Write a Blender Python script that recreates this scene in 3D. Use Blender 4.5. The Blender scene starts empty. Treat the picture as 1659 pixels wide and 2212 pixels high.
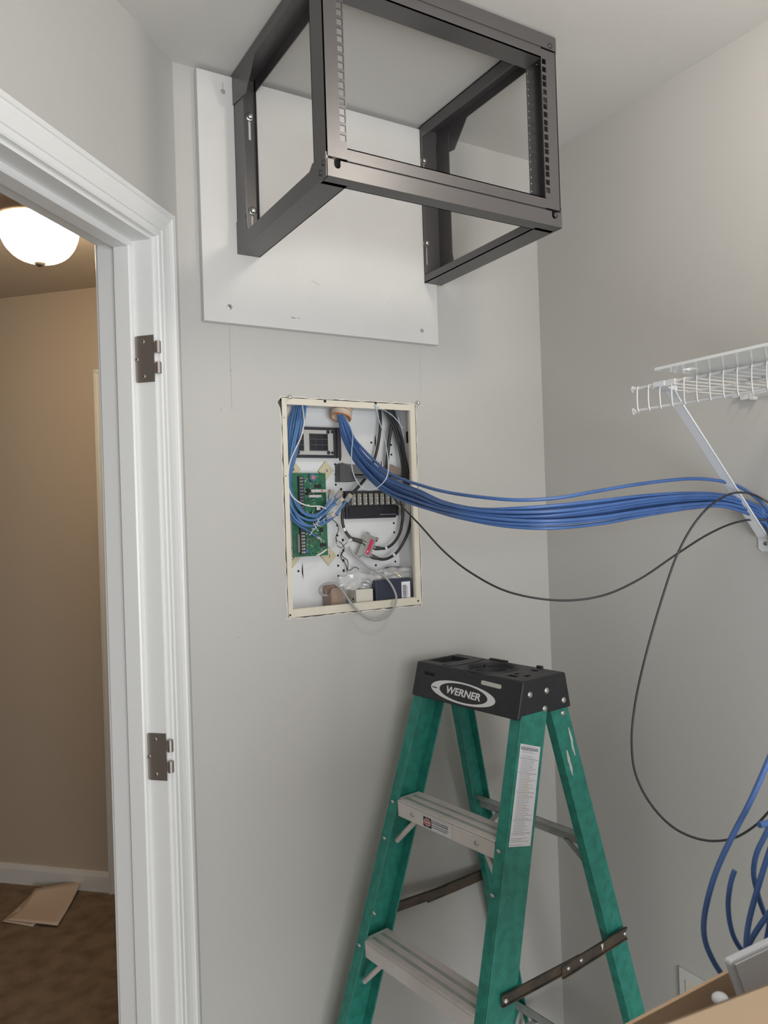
import bpy, bmesh, math, random
import numpy as np
from mathutils import Vector, Matrix
random.seed(7)
SC = bpy.context.scene
COL = SC.collection

# ---------------------------------------------------------------- camera
F_PX, CAM = 1660.6, Vector((-0.5543, -1.5437, 1.4925))
FW = Vector((0.5150, 0.8572, 0.0067)).normalized()
RT = Vector((0.8568, -0.5145, -0.0331)).normalized()
UP = RT.cross(FW).normalized(); RT = FW.cross(UP).normalized()
cd = bpy.data.cameras.new('camera'); cam = bpy.data.objects.new('camera', cd); COL.objects.link(cam)
cam.matrix_world = Matrix(((RT.x, UP.x, -FW.x, CAM.x), (RT.y, UP.y, -FW.y, CAM.y), (RT.z, UP.z, -FW.z, CAM.z), (0, 0, 0, 1)))
cd.sensor_fit = 'HORIZONTAL'; cd.sensor_width = 36; cd.lens = 36 * F_PX / 1659; cd.clip_start = 0.02
cd.dof.use_dof = True; cd.dof.focus_distance = 1.7; cd.dof.aperture_fstop = 14
SC.camera = cam

# ---------------------------------------------------------------- world, lights, exposure
w = bpy.data.worlds.new('world'); SC.world = w; w.use_nodes = True
w.node_tree.nodes['Background'].inputs[0].default_value = (0.75, 0.82, 0.9, 1)
w.node_tree.nodes['Background'].inputs[1].default_value = 0.3
SC.view_settings.view_transform = 'Standard'; SC.view_settings.look = 'None'
SC.view_settings.gamma = 1; SC.view_settings.use_curve_mapping = False
SC.view_settings.exposure = 0.0
LAMP_ROOM = 36.0     # emission of the closet ceiling lamp
LAMP_HALL = 50.0       # emission of the hall lamp's glass
def area(name, loc, look, sx, sy, power, color):
    l = bpy.data.lights.new(name, 'AREA'); l.shape = 'RECTANGLE'; l.size = sx; l.size_y = sy
    l.energy = power; l.color = color
    o = bpy.data.objects.new(name, l); COL.objects.link(o); o.location = loc
    o.rotation_euler = (Vector(look) - Vector(loc)).to_track_quat('-Z', 'Y').to_euler()
    return o
area('window_daylight', (-0.50, -3.02, 1.05), (-0.05, 0, 0.95), 1.4, 1.7, 67, (0.97, 0.985, 1.0))

# ---------------------------------------------------------------- places in the room
XR, HC, XL = 0.8806, 2.434, -0.0945           # right wall, ceiling, left corner of the back wall
HCH = 2.475                                    # hall ceiling
Q = math.sqrt(.5)
DV, NV = Vector((-Q, -Q, 0)), Vector((Q, -Q, 0))   # along the angled door wall / its normal into the closet
def LW(s, n, z): return Vector((XL, 0, 0)) + DV * s + NV * n + Vector((0, 0, z))
def ray(x, y): return FW + RT * ((x - 829.5) / F_PX) - UP * ((y - 1106) / F_PX)
def onY(x, y, k): v = ray(x, y); return CAM + v * ((k - CAM.y) / v.y)
def onX(x, y, k): v = ray(x, y); return CAM + v * ((k - CAM.x) / v.x)
def onZ(x, y, k): v = ray(x, y); return CAM + v * ((k - CAM.z) / v.z)
def atD(x, y, d): return CAM + ray(x, y) * d

# ---------------------------------------------------------------- materials
MATS = {}
def mat(name, col, rough=.6, metal=0., spec=.5, bump=0., bscale=80., noise=0., nscale=6., col2=None, emit=None, es=0., trans=0., alpha=1., coat=0.):
    if name in MATS: return MATS[name]
    m = bpy.data.materials.new(name); m.use_nodes = True; nt = m.node_tree; b = nt.nodes['Principled BSDF']
    b.inputs['Base Color'].default_value = (*col, 1); b.inputs['Roughness'].default_value = rough
    b.inputs['Metallic'].default_value = metal; b.inputs['Specular IOR Level'].default_value = spec
    b.inputs['Transmission Weight'].default_value = trans; b.inputs['Alpha'].default_value = alpha
    b.inputs['Coat Weight'].default_value = coat
    if emit: b.inputs['Emission Color'].default_value = (*emit, 1); b.inputs['Emission Strength'].default_value = es
    tc = nt.nodes.new('ShaderNodeTexCoord')
    if noise or col2:
        n = nt.nodes.new('ShaderNodeTexNoise'); n.inputs['Scale'].default_value = nscale; n.inputs['Detail'].default_value = 6
        nt.links.new(tc.outputs['Object'], n.inputs['Vector'])
        mx = nt.nodes.new('ShaderNodeMix'); mx.data_type = 'RGBA'
        c2 = col2 or tuple(c * (1 - noise) for c in col)
        mx.inputs[6].default_value = (*col, 1); mx.inputs[7].default_value = (*c2, 1)
        r = nt.nodes.new('ShaderNodeValToRGB'); r.color_ramp.elements[0].position = .38; r.color_ramp.elements[1].position = .68
        nt.links.new(n.outputs['Fac'], r.inputs[0]); nt.links.new(r.outputs[0], mx.inputs[0])
        nt.links.new(mx.outputs[2], b.inputs['Base Color'])
    if bump:
        n2 = nt.nodes.new('ShaderNodeTexNoise'); n2.inputs['Scale'].default_value = bscale; n2.inputs['Detail'].default_value = 4
        nt.links.new(tc.outputs['Object'], n2.inputs['Vector'])
        bp = nt.nodes.new('ShaderNodeBump'); bp.inputs['Strength'].default_value = bump; bp.inputs['Distance'].default_value = .002
        nt.links.new(n2.outputs['Fac'], bp.inputs['Height']); nt.links.new(bp.outputs[0], b.inputs['Normal'])
    MATS[name] = m; return m
PAINT = mat('wall_paint', (.475, .468, .447), .75, bump=.12, bscale=220, noise=.03, nscale=3)
CEIL = mat('ceiling_paint', (.60, .592, .57), .85, bump=.15, bscale=180)
TRIM = mat('trim_paint', (.72, .73, .725), .35, bump=.04, bscale=60)
CARPET = mat('carpet', (.27, .205, .15), 1., spec=.1, bump=1., bscale=420, noise=.35, nscale=14)
HALLP = mat('hall_paint', (.50, .43, .35), .8, bump=.12, bscale=220)
HALLC = mat('hall_ceiling_paint', (.56, .50, .43), .85, bump=.12, bscale=220)
FRAMING = mat('wall_core', (.12, .11, .10), .9)
GYP = mat('drywall_edge', (.55, .53, .49), .95, bump=.6, bscale=300)
PENCIL = mat('pencil_mark', (.33, .32, .30), .8)
BLACKM = mat('black_steel', (.040, .038, .040), .33, spec=.55, bump=.05, bscale=500)
RACKM = mat('powder_coat', (.064, .060, .061), .36, spec=.9, bump=.06, bscale=700)
ZINC = mat('zinc', (.62, .62, .60), .35, metal=.9)
NICKEL = mat('brushed_nickel', (.36, .32, .29), .42, metal=.85, bump=.05)
WHITE = mat('white_paint_board', (.62, .615, .598), .5, noise=.035, nscale=9, bump=.08, bscale=60)
WIREW = mat('white_vinyl', (.64, .64, .635), .35)
CREAM = mat('cream_enamel', (.66, .62, .52), .45, noise=.06, nscale=20)
BOXW = mat('white_enamel', (.70, .71, .715), .38, noise=.04, nscale=8)
HOLE = mat('dark_hole', (.012, .012, .013), .9)
BLUE = mat('blue_jacket', (.060, .135, .345), .38, noise=.18, nscale=25)
BLUED = mat('blue_jacket_light', (.085, .20, .42), .4, noise=.15, nscale=30)
BLACKC = mat('black_jacket', (.028, .028, .030), .42)
GREYC = mat('grey_jacket', (.34, .34, .34), .45)
WHITEC = mat('white_jacket', (.70, .69, .66), .45)
BLKP = mat('black_plastic', (.030, .032, .040), .42, noise=.25, nscale=40)
BLKP2 = mat('black_plastic_face', (.018, .019, .024), .3)
GREYP = mat('grey_plastic', (.075, .078, .082), .55)
GREYPL = mat('grey_plastic_light', (.20, .19, .18), .6)
PCB = mat('green_circuit_board', (.025, .16, .085), .4, noise=.45, nscale=60)
SILV = mat('bright_metal', (.58, .58, .56), .2, metal=.95)
CLEAR = mat('clear_plug', (.40, .42, .45), .15, trans=.35, spec=.6)
GOLD = mat('gold_contact', (.62, .50, .28), .35, metal=.6)
TAPE = mat('amber_pad', (.55, .50, .34), .6)
GREEN = mat('green_fibreglass', (.028, .25, .195), .38, spec=.5, noise=.30, nscale=55, bump=.12, bscale=200)
ALU = mat('aluminium', (.72, .68, .655), .42, metal=.25, noise=.12, nscale=12, bump=.05)
ALUD = mat('aluminium_worn', (.42, .44, .43), .5, metal=.25, noise=.2, nscale=25)
BRASSY = mat('chromate_steel', (.16, .125, .09), .42, metal=.6, noise=.45, nscale=22, col2=(.085, .08, .075))
CAPM = mat('cap_plastic', (.022, .023, .027), .48, bump=.3, bscale=350, noise=.2, nscale=60)
LABELW = mat('label_white', (.72, .72, .76), .45)
LETTER = mat('letter_white', (.70, .70, .70), .5)
INK = mat('label_ink', (.04, .04, .05), .6)
INKG = mat('label_ink_grey', (.30, .30, .34), .6)
RED = mat('label_red', (.50, .03, .09), .45)
PINK = mat('danger_red', (.55, .16, .13), .5)
CARD = mat('cardboard', (.25, .175, .105), .8, noise=.12, nscale=7, bump=.12, bscale=120)
CARD_LIT = mat('cardboard_lit', (.62, .43, .28), .85, noise=.08, nscale=7)  # lightened cardboard: paints light onto the carton's far wall, which the flap shades
BROWNB = mat('brown_box', (.33, .24, .185), .7)
PLASW = mat('white_plastic', (.72, .74, .78), .25, coat=.3)
PAPER = mat('paper', (.62, .50, .42), .8)
CONDU = mat('conduit_cream', (.66, .56, .46), .5)
CONDO = mat('conduit_orange', (.60, .26, .13), .5)
BAG = mat('clear_film', (.82, .83, .84), .16, trans=.35, spec=1., alpha=.55, coat=.8)
GLASSL = mat('lamp_glass', (.9, .85, .7), .4, emit=(1., .78, .52), es=LAMP_HALL)
LAMPR = mat('room_lamp_glass', (.9, .9, .9), .4, emit=(1., .90, .80), es=LAMP_ROOM)
PUTTY = mat('dried_paint', (.55, .56, .52), .7)

# ---------------------------------------------------------------- mesh helpers
class MB:
    def __init__(self): self.v = []; self.f = []; self.fm = []; self.fs = []; self.mats = []; self.cur = 0
    def m(self, material):
        if material not in self.mats: self.mats.append(material)
        self.cur = self.mats.index(material); return self
    def add(self, vs, fs, smooth=False):
        b = len(self.v); self.v += [Vector(v) for v in vs]
        for f in fs: self.f.append([b + i for i in f]); self.fm.append(self.cur); self.fs.append(smooth)
        return self
    def hexa(self, p):           # p: 4 bottom + 4 top, same winding
        return self.add(p, [(3, 2, 1, 0), (4, 5, 6, 7), (0, 1, 5, 4), (1, 2, 6, 5), (2, 3, 7, 6), (3, 0, 4, 7)])
    def box(self, a, b, T=None):
        x0, x1 = sorted((a[0], b[0])); y0, y1 = sorted((a[1], b[1])); z0, z1 = sorted((a[2], b[2]))
        p = [(x0, y0, z0), (x1, y0, z0), (x1, y1, z0), (x0, y1, z0), (x0, y0, z1), (x1, y0, z1), (x1, y1, z1), (x0, y1, z1)]
        if T: p = [T(*q) for q in p]
        return self.hexa(p)
    def slab(self, pts, d):      # polygon pts extruded by vector d
        n = len(pts); d = Vector(d); pts = [Vector(p) for p in pts]
        return self.add(pts + [p + d for p in pts], [tuple(range(n))[::-1], tuple(range(n, 2 * n))] + [(i, (i + 1) % n, n + (i + 1) % n, n + i) for i in range(n)])
    def cyl(self, a, b, r, r2=None, n=16, smooth=True):
        a = Vector(a); b = Vector(b); r2 = r if r2 is None else r2
        d = (b - a).normalized(); u = d.orthogonal().normalized(); w_ = d.cross(u)
        R = [u * math.cos(2 * math.pi * i / n) + w_ * math.sin(2 * math.pi * i / n) for i in range(n)]
        self.add([a + q * r for q in R] + [b + q * r2 for q in R], [(i, (i + 1) % n, n + (i + 1) % n, n + i) for i in range(n)], smooth)
        self.add([a + q * r for q in R], [tuple(range(n))[::-1]]); self.add([b + q * r2 for q in R], [tuple(range(n))])
        return self
    def tube(self, pts, r, n=8, sub=6, caps=True):
        P = smooth_path(pts, sub) if sub > 1 else [Vector(p) for p in pts]
        u = (P[1] - P[0]).normalized().orthogonal().normalized(); vs = []; m = len(P)
        for i, p in enumerate(P):
            t = (P[min(i + 1, m - 1)] - P[max(i - 1, 0)]).normalized()
            u = (u - t * u.dot(t)).normalized(); w_ = t.cross(u)
            rr = r(i / (m - 1)) if callable(r) else r
            vs += [p + (u * math.cos(2 * math.pi * k / n) + w_ * math.sin(2 * math.pi * k / n)) * rr for k in range(n)]
        fs = [(i * n + k, i * n + (k + 1) % n, (i + 1) * n + (k + 1) % n, (i + 1) * n + k) for i in range(m - 1) for k in range(n)]
        self.add(vs, fs, True)
        if caps: self.add(vs[:n], [tuple(range(n))[::-1]]); self.add(vs[-n:], [tuple(range(n))])
        return self
    def lathe(self, c, prof, n=32, axis=(0, 0, 1)):   # prof: (r, h) along axis
        c = Vector(c); ax = Vector(axis).normalized(); u = ax.orthogonal().normalized(); w_ = ax.cross(u); vs = []
        for r, h in prof: vs += [c + ax * h + (u * math.cos(2 * math.pi * k / n) + w_ * math.sin(2 * math.pi * k / n)) * max(r, 1e-5) for k in range(n)]
        return self.add(vs, [(i * n + k, i * n + (k + 1) % n, (i + 1) * n + (k + 1) % n, (i + 1) * n + k) for i in range(len(prof) - 1) for k in range(n)], True)
    def ball(self, c, r, sx=1, n=12):
        return self.lathe(c, [(r * math.sin(math.pi * i / 8), -r * sx * math.cos(math.pi * i / 8)) for i in range(9)], n)

def smooth_path(pts, sub):
    P = [Vector(p) for p in pts]
    if len(P) < 3: return [P[0].lerp(P[-1], i / sub) for i in range(sub + 1)]
    out = []
    for i in range(len(P) - 1):
        p0 = P[i - 1] if i else P[0] * 2 - P[1]; p1, p2 = P[i], P[i + 1]
        p3 = P[i + 2] if i + 2 < len(P) else P[-1] * 2 - P[-2]
        t0 = 0; t1 = t0 + max((p1 - p0).length, 1e-6) ** .5; t2 = t1 + max((p2 - p1).length, 1e-6) ** .5; t3 = t2 + max((p3 - p2).length, 1e-6) ** .5
        for k in range(sub):
            t = t1 + (t2 - t1) * k / sub
            a1 = p0 * ((t1 - t) / (t1 - t0)) + p1 * ((t - t0) / (t1 - t0)); a2 = p1 * ((t2 - t) / (t2 - t1)) + p2 * ((t - t1) / (t2 - t1)); a3 = p2 * ((t3 - t) / (t3 - t2)) + p3 * ((t - t2) / (t3 - t2))
            b1 = a1 * ((t2 - t) / (t2 - t0)) + a2 * ((t - t0) / (t2 - t0)); b2 = a2 * ((t3 - t) / (t3 - t1)) + a3 * ((t - t1) / (t3 - t1))
            out.append(b1 * ((t2 - t) / (t2 - t1)) + b2 * ((t - t1) / (t2 - t1)))
    out.append(P[-1]); return out

def tag(o, label=None, cat=None, group=None, kind=None):
    if label: o['label'] = label
    if cat: o['category'] = cat
    if group: o['group'] = group
    if kind: o['kind'] = kind
    return o
FRAME = {}
def mesh_of(name, mb, shift, material=None):
    me = bpy.data.meshes.new(name)
    me.from_pydata([tuple(shift @ v) for v in mb.v], [], mb.f)
    for m_ in (mb.mats or [material]): me.materials.append(m_)
    for p, i, s in zip(me.polygons, mb.fm, mb.fs): p.material_index = i if mb.mats else 0; p.use_smooth = s
    me.update(); return me
def fixn(me):
    bm = bmesh.new(); bm.from_mesh(me); bmesh.ops.recalc_face_normals(bm, faces=bm.faces); bm.to_mesh(me); bm.free()
def bev(o, wd, seg=2):
    b = o.modifiers.new('bevel', 'BEVEL'); b.width = wd; b.segments = seg; b.limit_method = 'ANGLE'; b.angle_limit = math.radians(35); b.harden_normals = False
def thing(name, loc, label, cat, group=None, rot=0., kind=None):
    o = bpy.data.objects.new(name, None); COL.objects.link(o); o.location = loc; o.rotation_euler = (0, 0, rot)
    o.empty_display_size = .05
    FRAME[o] = (Matrix.Translation(Vector(loc)) @ Matrix.Rotation(rot, 4, 'Z')).inverted()
    return tag(o, label, cat, group, kind)
def part(name, mb, parent, material=None, local=False, bevel=0, label=None, kind=None):
    root = parent
    while root.parent: root = root.parent
    sh = Matrix.Identity(4) if local else FRAME[root]
    me = mesh_of(name, mb, sh, material); fixn(me)
    o = bpy.data.objects.new(name, me); COL.objects.link(o); o.parent = parent
    if bevel: bev(o, bevel)
    return tag(o, label, kind=kind)
def solo(name, mb, label=None, cat=None, material=None, group=None, kind=None, bevel=0, origin=None):
    if origin is None:
        xs = [v.x for v in mb.v]; ys = [v.y for v in mb.v]; zs = [v.z for v in mb.v]
        origin = Vector(((min(xs) + max(xs)) / 2, (min(ys) + max(ys)) / 2, min(zs)))
    origin = Vector(origin); me = mesh_of(name, mb, Matrix.Translation(-origin), material); fixn(me)
    o = bpy.data.objects.new(name, me); COL.objects.link(o); o.location = origin; FRAME[o] = Matrix.Translation(-origin)
    if bevel: bev(o, bevel)
    return tag(o, label, cat, group, kind)
def struct(name, mb, material=None, bevel=0): return solo(name, mb, material=material, kind='structure', bevel=bevel, origin=(0, 0, 0))
def text_mb(mb, body, T, size, shear=0., bold=0., extrude=.0002, xs=1.):
    cu = bpy.data.curves.new('txt', 'FONT'); cu.body = body; cu.size = size; cu.shear = shear; cu.offset = bold
    cu.align_x = 'CENTER'; cu.align_y = 'CENTER'; cu.extrude = extrude; cu.resolution_u = 4
    o = bpy.data.objects.new('txt', cu); COL.objects.link(o); bpy.context.view_layer.update()
    me = o.evaluated_get(bpy.context.evaluated_depsgraph_get()).to_mesh()
    mb.add([T(v.co.x * xs, v.co.y, v.co.z) for v in me.vertices], [tuple(p.vertices) for p in me.polygons])
    o.evaluated_get(bpy.context.evaluated_depsgraph_get()).to_mesh_clear()
    bpy.data.objects.remove(o); bpy.data.curves.remove(cu)
def ring_pts(c, u, v, a, b, n=40): return [c + u * (a * math.cos(2 * math.pi * i / n)) + v * (b * math.sin(2 * math.pi * i / n)) for i in range(n)]
def screw(mb, c, nrm, r, h=.0015, head=None, slot=None):
    c = Vector(c); nrm = Vector(nrm).normalized()
    mb.m(head or ZINC); mb.lathe(c, [(r, 0), (r, h * .4), (r * .7, h), (0, h * 1.1)], 14, nrm)
    u = nrm.orthogonal().normalized(); v_ = nrm.cross(u); mb.m(slot or HOLE)
    for a, b in ((u, v_), (v_, u)):
        k = c + nrm * h * 1.15
        mb.add([k - a * r * .55 - b * r * .1, k + a * r * .55 - b * r * .1, k + a * r * .55 + b * r * .1, k - a * r * .55 + b * r * .1], [(0, 1, 2, 3)])

# ================================================================ ROOM SHELL
# enclosure opening and flange in the back wall (x, z)
EX0, EX1, EZ0, EZ1 = .1225, .4690, 1.2805, 1.7600      # flange outer
IX0, IX1, IZ0, IZ1 = .1335, .4555, 1.2970, 1.7460      # opening
def rect_grid_wall(mb, x0, x1, z0, z1, hx0, hx1, hz0, hz1, y0, y1):
    for a, b, c_, d_ in ((x0, hx0, z0, z1), (hx1, x1, z0, z1), (hx0, hx1, z0, hz0), (hx0, hx1, hz1, z1)):
        mb.box((a, y0, c_), (b, y1, d_))
mb = MB(); mb.m(PAINT)
# painted gypsum sheet with a roughly hand-cut hole
rg = random.Random(3)
def jag(a, b, n, out):
    pts = []
    for i in range(n):
        t = i / n; p = Vector(a).lerp(Vector(b), t); k = rg.uniform(.0003, .0030)
        pts.append((p.x + out[0] * k, p.z + out[1] * k))
    return pts
hole = jag((EX0, 0, EZ1), (EX1, 0, EZ1), 26, (0, 1)) + jag((EX1, 0, EZ1), (EX1, 0, EZ0), 34, (1, 0)) + \
       jag((EX1, 0, EZ0), (EX0, 0, EZ0), 26, (0, -1)) + jag((EX0, 0, EZ0), (EX0, 0, EZ1 - .022), 32, (-1, 0)) + \
       [(EX0 - .004, EZ1 - .022), (EX0 - .010, EZ1 - .010), (EX0 - .004, EZ1 - .003)]
x0, x1, z0, z1 = XL, XR, 0, HC
bm = bmesh.new()
ov = [bm.verts.new((x, 0, z)) for x, z in ((x0, z0), (x1, z0), (x1, z1), (x0, z1))]
hv = [bm.verts.new((x, 0, z)) for x, z in hole]
es = [bm.edges.new((ov[i], ov[(i + 1) % 4])) for i in range(4)] + [bm.edges.new((hv[i], hv[(i + 1) % len(hv)])) for i in range(len(hv))]
bmesh.ops.triangle_fill(bm, edges=es, use_beauty=True)
bm.verts.ensure_lookup_table(); bm.verts.index_update()
mb.add([v.co for v in bm.verts], [tuple(v.index for v in f.verts) for f in bm.faces if not (EX0 < f.calc_center_median().x < EX1 and EZ0 < f.calc_center_median().z < EZ1)])
bm.free()
mb.m(GYP); n = len(hole)
mb.add([(x, 0, z) for x, z in hole] + [(x, .012, z) for x, z in hole], [(i, (i + 1) % n, n + (i + 1) % n, n + i) for i in range(n)])
torn = []
for x, z in hole:
    cx_, cz_ = (EX0 + EX1) / 2, (EZ0 + EZ1) / 2; hx_, hz_ = (EX1 - EX0) / 2, (EZ1 - EZ0) / 2
    k = rg.uniform(.0008, .0042); torn.append((x + (k if x > cx_ + hx_ * .98 else -k if x < cx_ - hx_ * .98 else 0), z + (k if z > cz_ + hz_ * .985 else -k if z < cz_ - hz_ * .985 else 0)))
mb.m(mat('torn_paper', (.60, .585, .54), .9)); mb.add([(x, -.0004, z) for x, z in hole] + [(x, -.0004, z) for x, z in torn], [(i, (i + 1) % n, n + (i + 1) % n, n + i) for i in range(n)])
mb.m(mat('torn_core', (.20, .19, .18), .9))
for i in range(n):
    if rg.random() < .42:
        (x, z), (x2, z2) = torn[i], torn[(i + 1) % n]; o_ = Vector((x - (EX0 + EX1) / 2, 0, z - (EZ0 + EZ1) / 2)).normalized() * rg.uniform(.0004, .0011)
        mb.add([(x, -.0003, z), (x2, -.0003, z2), (x2 + o_.x, -.0003, z2 + o_.z), (x + o_.x * .3, -.0003, z + o_.z * .3)], [(0, 1, 2, 3)])
mb.m(FRAMING); rect_grid_wall(mb, XL - .05, XR + .1, 0, HC, EX0 + .002, EX1 + .0020, EZ0 + .003, EZ1 - .001, .0122, .10)
mb.m(PENCIL)
for (px, py), (qx, qy), w_ in [((495, 703), (500.5, 884), .0007), ((906.5, 748), (909, 858), .0005)]:
    a, b = onY(px, py, -.0003), onY(qx, qy, -.0003)
    mb.add([a, a + Vector((w_, 0, 0)), b + Vector((w_, 0, 0)), b], [(0, 1, 2, 3)])
for px, py, s_ in [(499, 800, .0022), (478, 885, .0018), (515, 886, .0015), (514, 1377, .0018), (424, 694, .0012), (425, 747, .001)]:
    a = onY(px, py, -.0003); mb.add([a + Vector((-s_ / 2, 0, -s_)), a + Vector((s_ / 2, 0, -s_)), a + Vector((s_ / 2, 0, s_)), a + Vector((-s_ / 2, 0, s_))], [(0, 1, 2, 3)])
struct('wall_back', mb)
mb = MB(); mb.m(PAINT); mb.box((XR, -3.05, 0), (XR + .1, 0, HC)); struct('wall_right', mb)
# door wall
JS0, JS1, JZ = .105, .867, 2.036        # jamb faces and head
mb = MB(); mb.m(PAINT)
TL = lambda a, b, c_: LW(a, b, c_)
mb.box((0, -.116, 0), (JS0 - .019, 0, HC + .05), TL); mb.box((JS1 + .019, -.116, 0), (2.2, 0, HC + .05), TL); mb.box((JS0 - .019, -.116, JZ + .019), (JS1 + .019, 0, HC + .05), TL)
struct('wall_left', mb)
mb = MB(); mb.m(PAINT); mb.box((-1.75, -3.15, 0), (-1.65, -1.556, HC)); struct('wall_side', mb)
mb = MB(); mb.m(PAINT); WX0, WX1, WZ0, WZ1 = -1.22, .22, .17, 1.93
for a, b in (((-1.75, -3.15, 0), (WX0, -3.05, HC)), ((WX1, -3.15, 0), (XR + .1, -3.05, HC)), ((WX0, -3.15, 0), (WX1, -3.05, WZ0)), ((WX0, -3.15, WZ1), (WX1, -3.05, HC))): mb.box(a, b)
struct('wall_rear', mb)
mb = MB(); mb.m(TRIM)
for a, b in (((WX0 - .06, -3.05, WZ0 - .06), (WX1 + .06, -3.03, WZ0)), ((WX0 - .06, -3.05, WZ1), (WX1 + .06, -3.03, WZ1 + .06)), ((WX0 - .06, -3.05, WZ0), (WX0, -3.03, WZ1)), ((WX1, -3.05, WZ0), (WX1 + .06, -3.03, WZ1)), ((WX0, -3.10, 1.43), (WX1, -3.07, 1.47))): mb.box(a, b)
struct('window_1', mb)
mb = MB(); mb.m(CARPET); mb.box((-4.6, -3.15, -.06), (2.6, 4.4, 0)); struct('floor', mb)
mb = MB(); mb.m(CEIL); mb.slab([LW(0, -.05, HC), (XR + .1, .07, HC), (XR + .1, -3.15, HC), (-1.75, -3.15, HC), (-1.75, -1.7, HC)], (0, 0, .03)); struct('ceiling', mb)
# hall
HS = -1.36
mb = MB(); mb.m(HALLP); mb.box((HS - .1, -3.1, 0), (HS, -.05, HCH), TL); struct('wall_hall_far', mb)
mb = MB(); mb.m(HALLP); mb.box((HS, -.112, 0), (-.02, -.06, HCH), TL); struct('wall_hall_right', mb)
mb = MB(); mb.m(HALLP); mb.box((HS, -3.1, 0), (2.2, -3.0, HCH), TL); struct('wall_hall_left', mb)
mb = MB(); mb.m(HALLP); mb.box((2.1, -3.0, 0), (2.2, -.116, HCH), TL); struct('wall_hall_near', mb)
mb = MB(); mb.m(HALLC); mb.box((HS - .1, -3.1, HCH), (2.3, -.09, HCH + .05), TL); struct('ceiling_hall', mb)
mb = MB(); mb.m(TRIM); mb.box((HS, -3.0, 0), (HS + .014, -1.125, .062), TL); mb.slab([LW(HS, -3, .062), LW(HS + .014, -3, .062), LW(HS + .010, -3, .078), LW(HS, -3, .080)], NV * (3 - 1.125)); struct('baseboard_hall', mb)
mb = MB(); mb.m(TRIM); mb.box((HS, -1.125, 0), (HS + .018, -1.060, 2.133), TL); mb.box((HS, -1.06, 2.068), (HS + .018, -.30, 2.133), TL); mb.box((HS, -1.055, 0), (HS + .012, -1.035, 2.066), TL)
mb.box((HS, -1.119, 0), (HS + .022, -1.112, 2.127), TL); mb.box((HS, -1.119, 2.120), (HS + .022, -.3, 2.127), TL); struct('trim_1', mb)
mb = MB(); mb.m(TRIM); mb.box((HS, -1.035, .01), (HS + .006, -.30, 2.064), TL); struct('door_2', mb)
mb = MB(); mb.m(TRIM)
mb.box((XL + .02, -.012, 0), (XR, 0, .085)); struct('baseboard_back', mb)
mb = MB(); mb.m(TRIM); mb.box((XR - .012, -3.05, 0), (XR, -.012, .085)); struct('baseboard_right', mb)

# door frame: jambs, stop, casings
door = thing('door_1', LW(JS0, 0, 0), None, None, kind='structure')
mb = MB(); mb.m(TRIM)
def jamb_sweep(prof, s_in, s_out_sign=1):
    # prof: list of (w away from the opening, n) ; sweeps up the near side, across the head and down the far side
    L = []
    for st in range(4):
        row = []
        for w_, n_ in prof:
            s = (JS0 - w_) if st < 2 else (JS1 + w_); z = (JZ + w_) if st in (1, 2) else 0
            row.append(LW(s, n_, z))
        L.append(row)
    m_ = len(prof); vs = [p for r in L for p in r]
    mb.add(vs, [(i * m_ + k, i * m_ + (k + 1) % m_, (i + 1) * m_ + (k + 1) % m_, (i + 1) * m_ + k) for i in range(3) for k in range(m_)] + [tuple(range(m_)), tuple(range(3 * m_, 4 * m_))])
jamb_sweep([(0, 0), (0, -.116), (.019, -.116), (.019, 0)], 0)
part('jamb', mb, door)
mb = MB(); mb.m(TRIM); jamb_sweep([(0, -.0395), (-.0095, -.0395), (-.0118, -.0425), (-.0118, -.073), (-.0095, -.075), (0, -.075)], 0)
part('door_stop', mb, door)
cas = [(.007, 0), (.007, .009), (.010, .0115), (.0185, .0115), (.0195, .0095), (.0215, .0095), (.0225, .0125), (.034, .0128), (.044, .0145), (.050, .0168), (.0515, .0145), (.0535, .0145), (.0550, .0178), (.0640, .0178), (.0655, .016), (.0655, 0)]
mb = MB(); mb.m(TRIM); jamb_sweep(cas, 0); part('door_casing', mb, door)
mb = MB(); mb.m(TRIM); jamb_sweep([(w_, -.116 - n_) for w_, n_ in cas], 0); part('door_casing', mb, door)
for zc in (1.8085, 1.0525):
    mb = MB(); mb.m(NICKEL); h = .0445; r = .014; pts = []
    for cx_, cz_, a0 in ((-.033 + 0, zc + h - r, 90), (-.033, zc - h + r, 180)):
        for i in range(7):
            a = math.radians(a0 + 90 * i / 6); pts.append((cx_ - 0 + r * math.cos(a), cz_ + r * math.sin(a)))
    pts = [(n_, z_) for n_, z_ in pts] + [(.0005, zc - h), (.0005, zc + h)]
    mb.slab([LW(JS0 + .0002, n_, z_) for n_, z_ in pts], DV * .0022)
    hinge = part('door_hinge', mb, door, label='%s bare hinge leaf on the white door frame' % ('upper' if zc > 1.5 else 'lower'))
    mb = MB(); mb.m(NICKEL)
    for a, b in ((zc + .032, zc + .010), (zc - .008, zc - .029)): mb.cyl(LW(JS0 - .001, .0075, a), LW(JS0 - .001, .0075, b), .0058, n=16)
    part('hinge_knuckle', mb, hinge)
    for n_, z_ in ((-.022, zc + .033), (-.036, zc), (-.022, zc - .033)):
        mb = MB(); screw(mb, LW(JS0 + .0024, n_, z_), DV, .0042, head=NICKEL); part('hinge_screw', mb, hinge)

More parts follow.
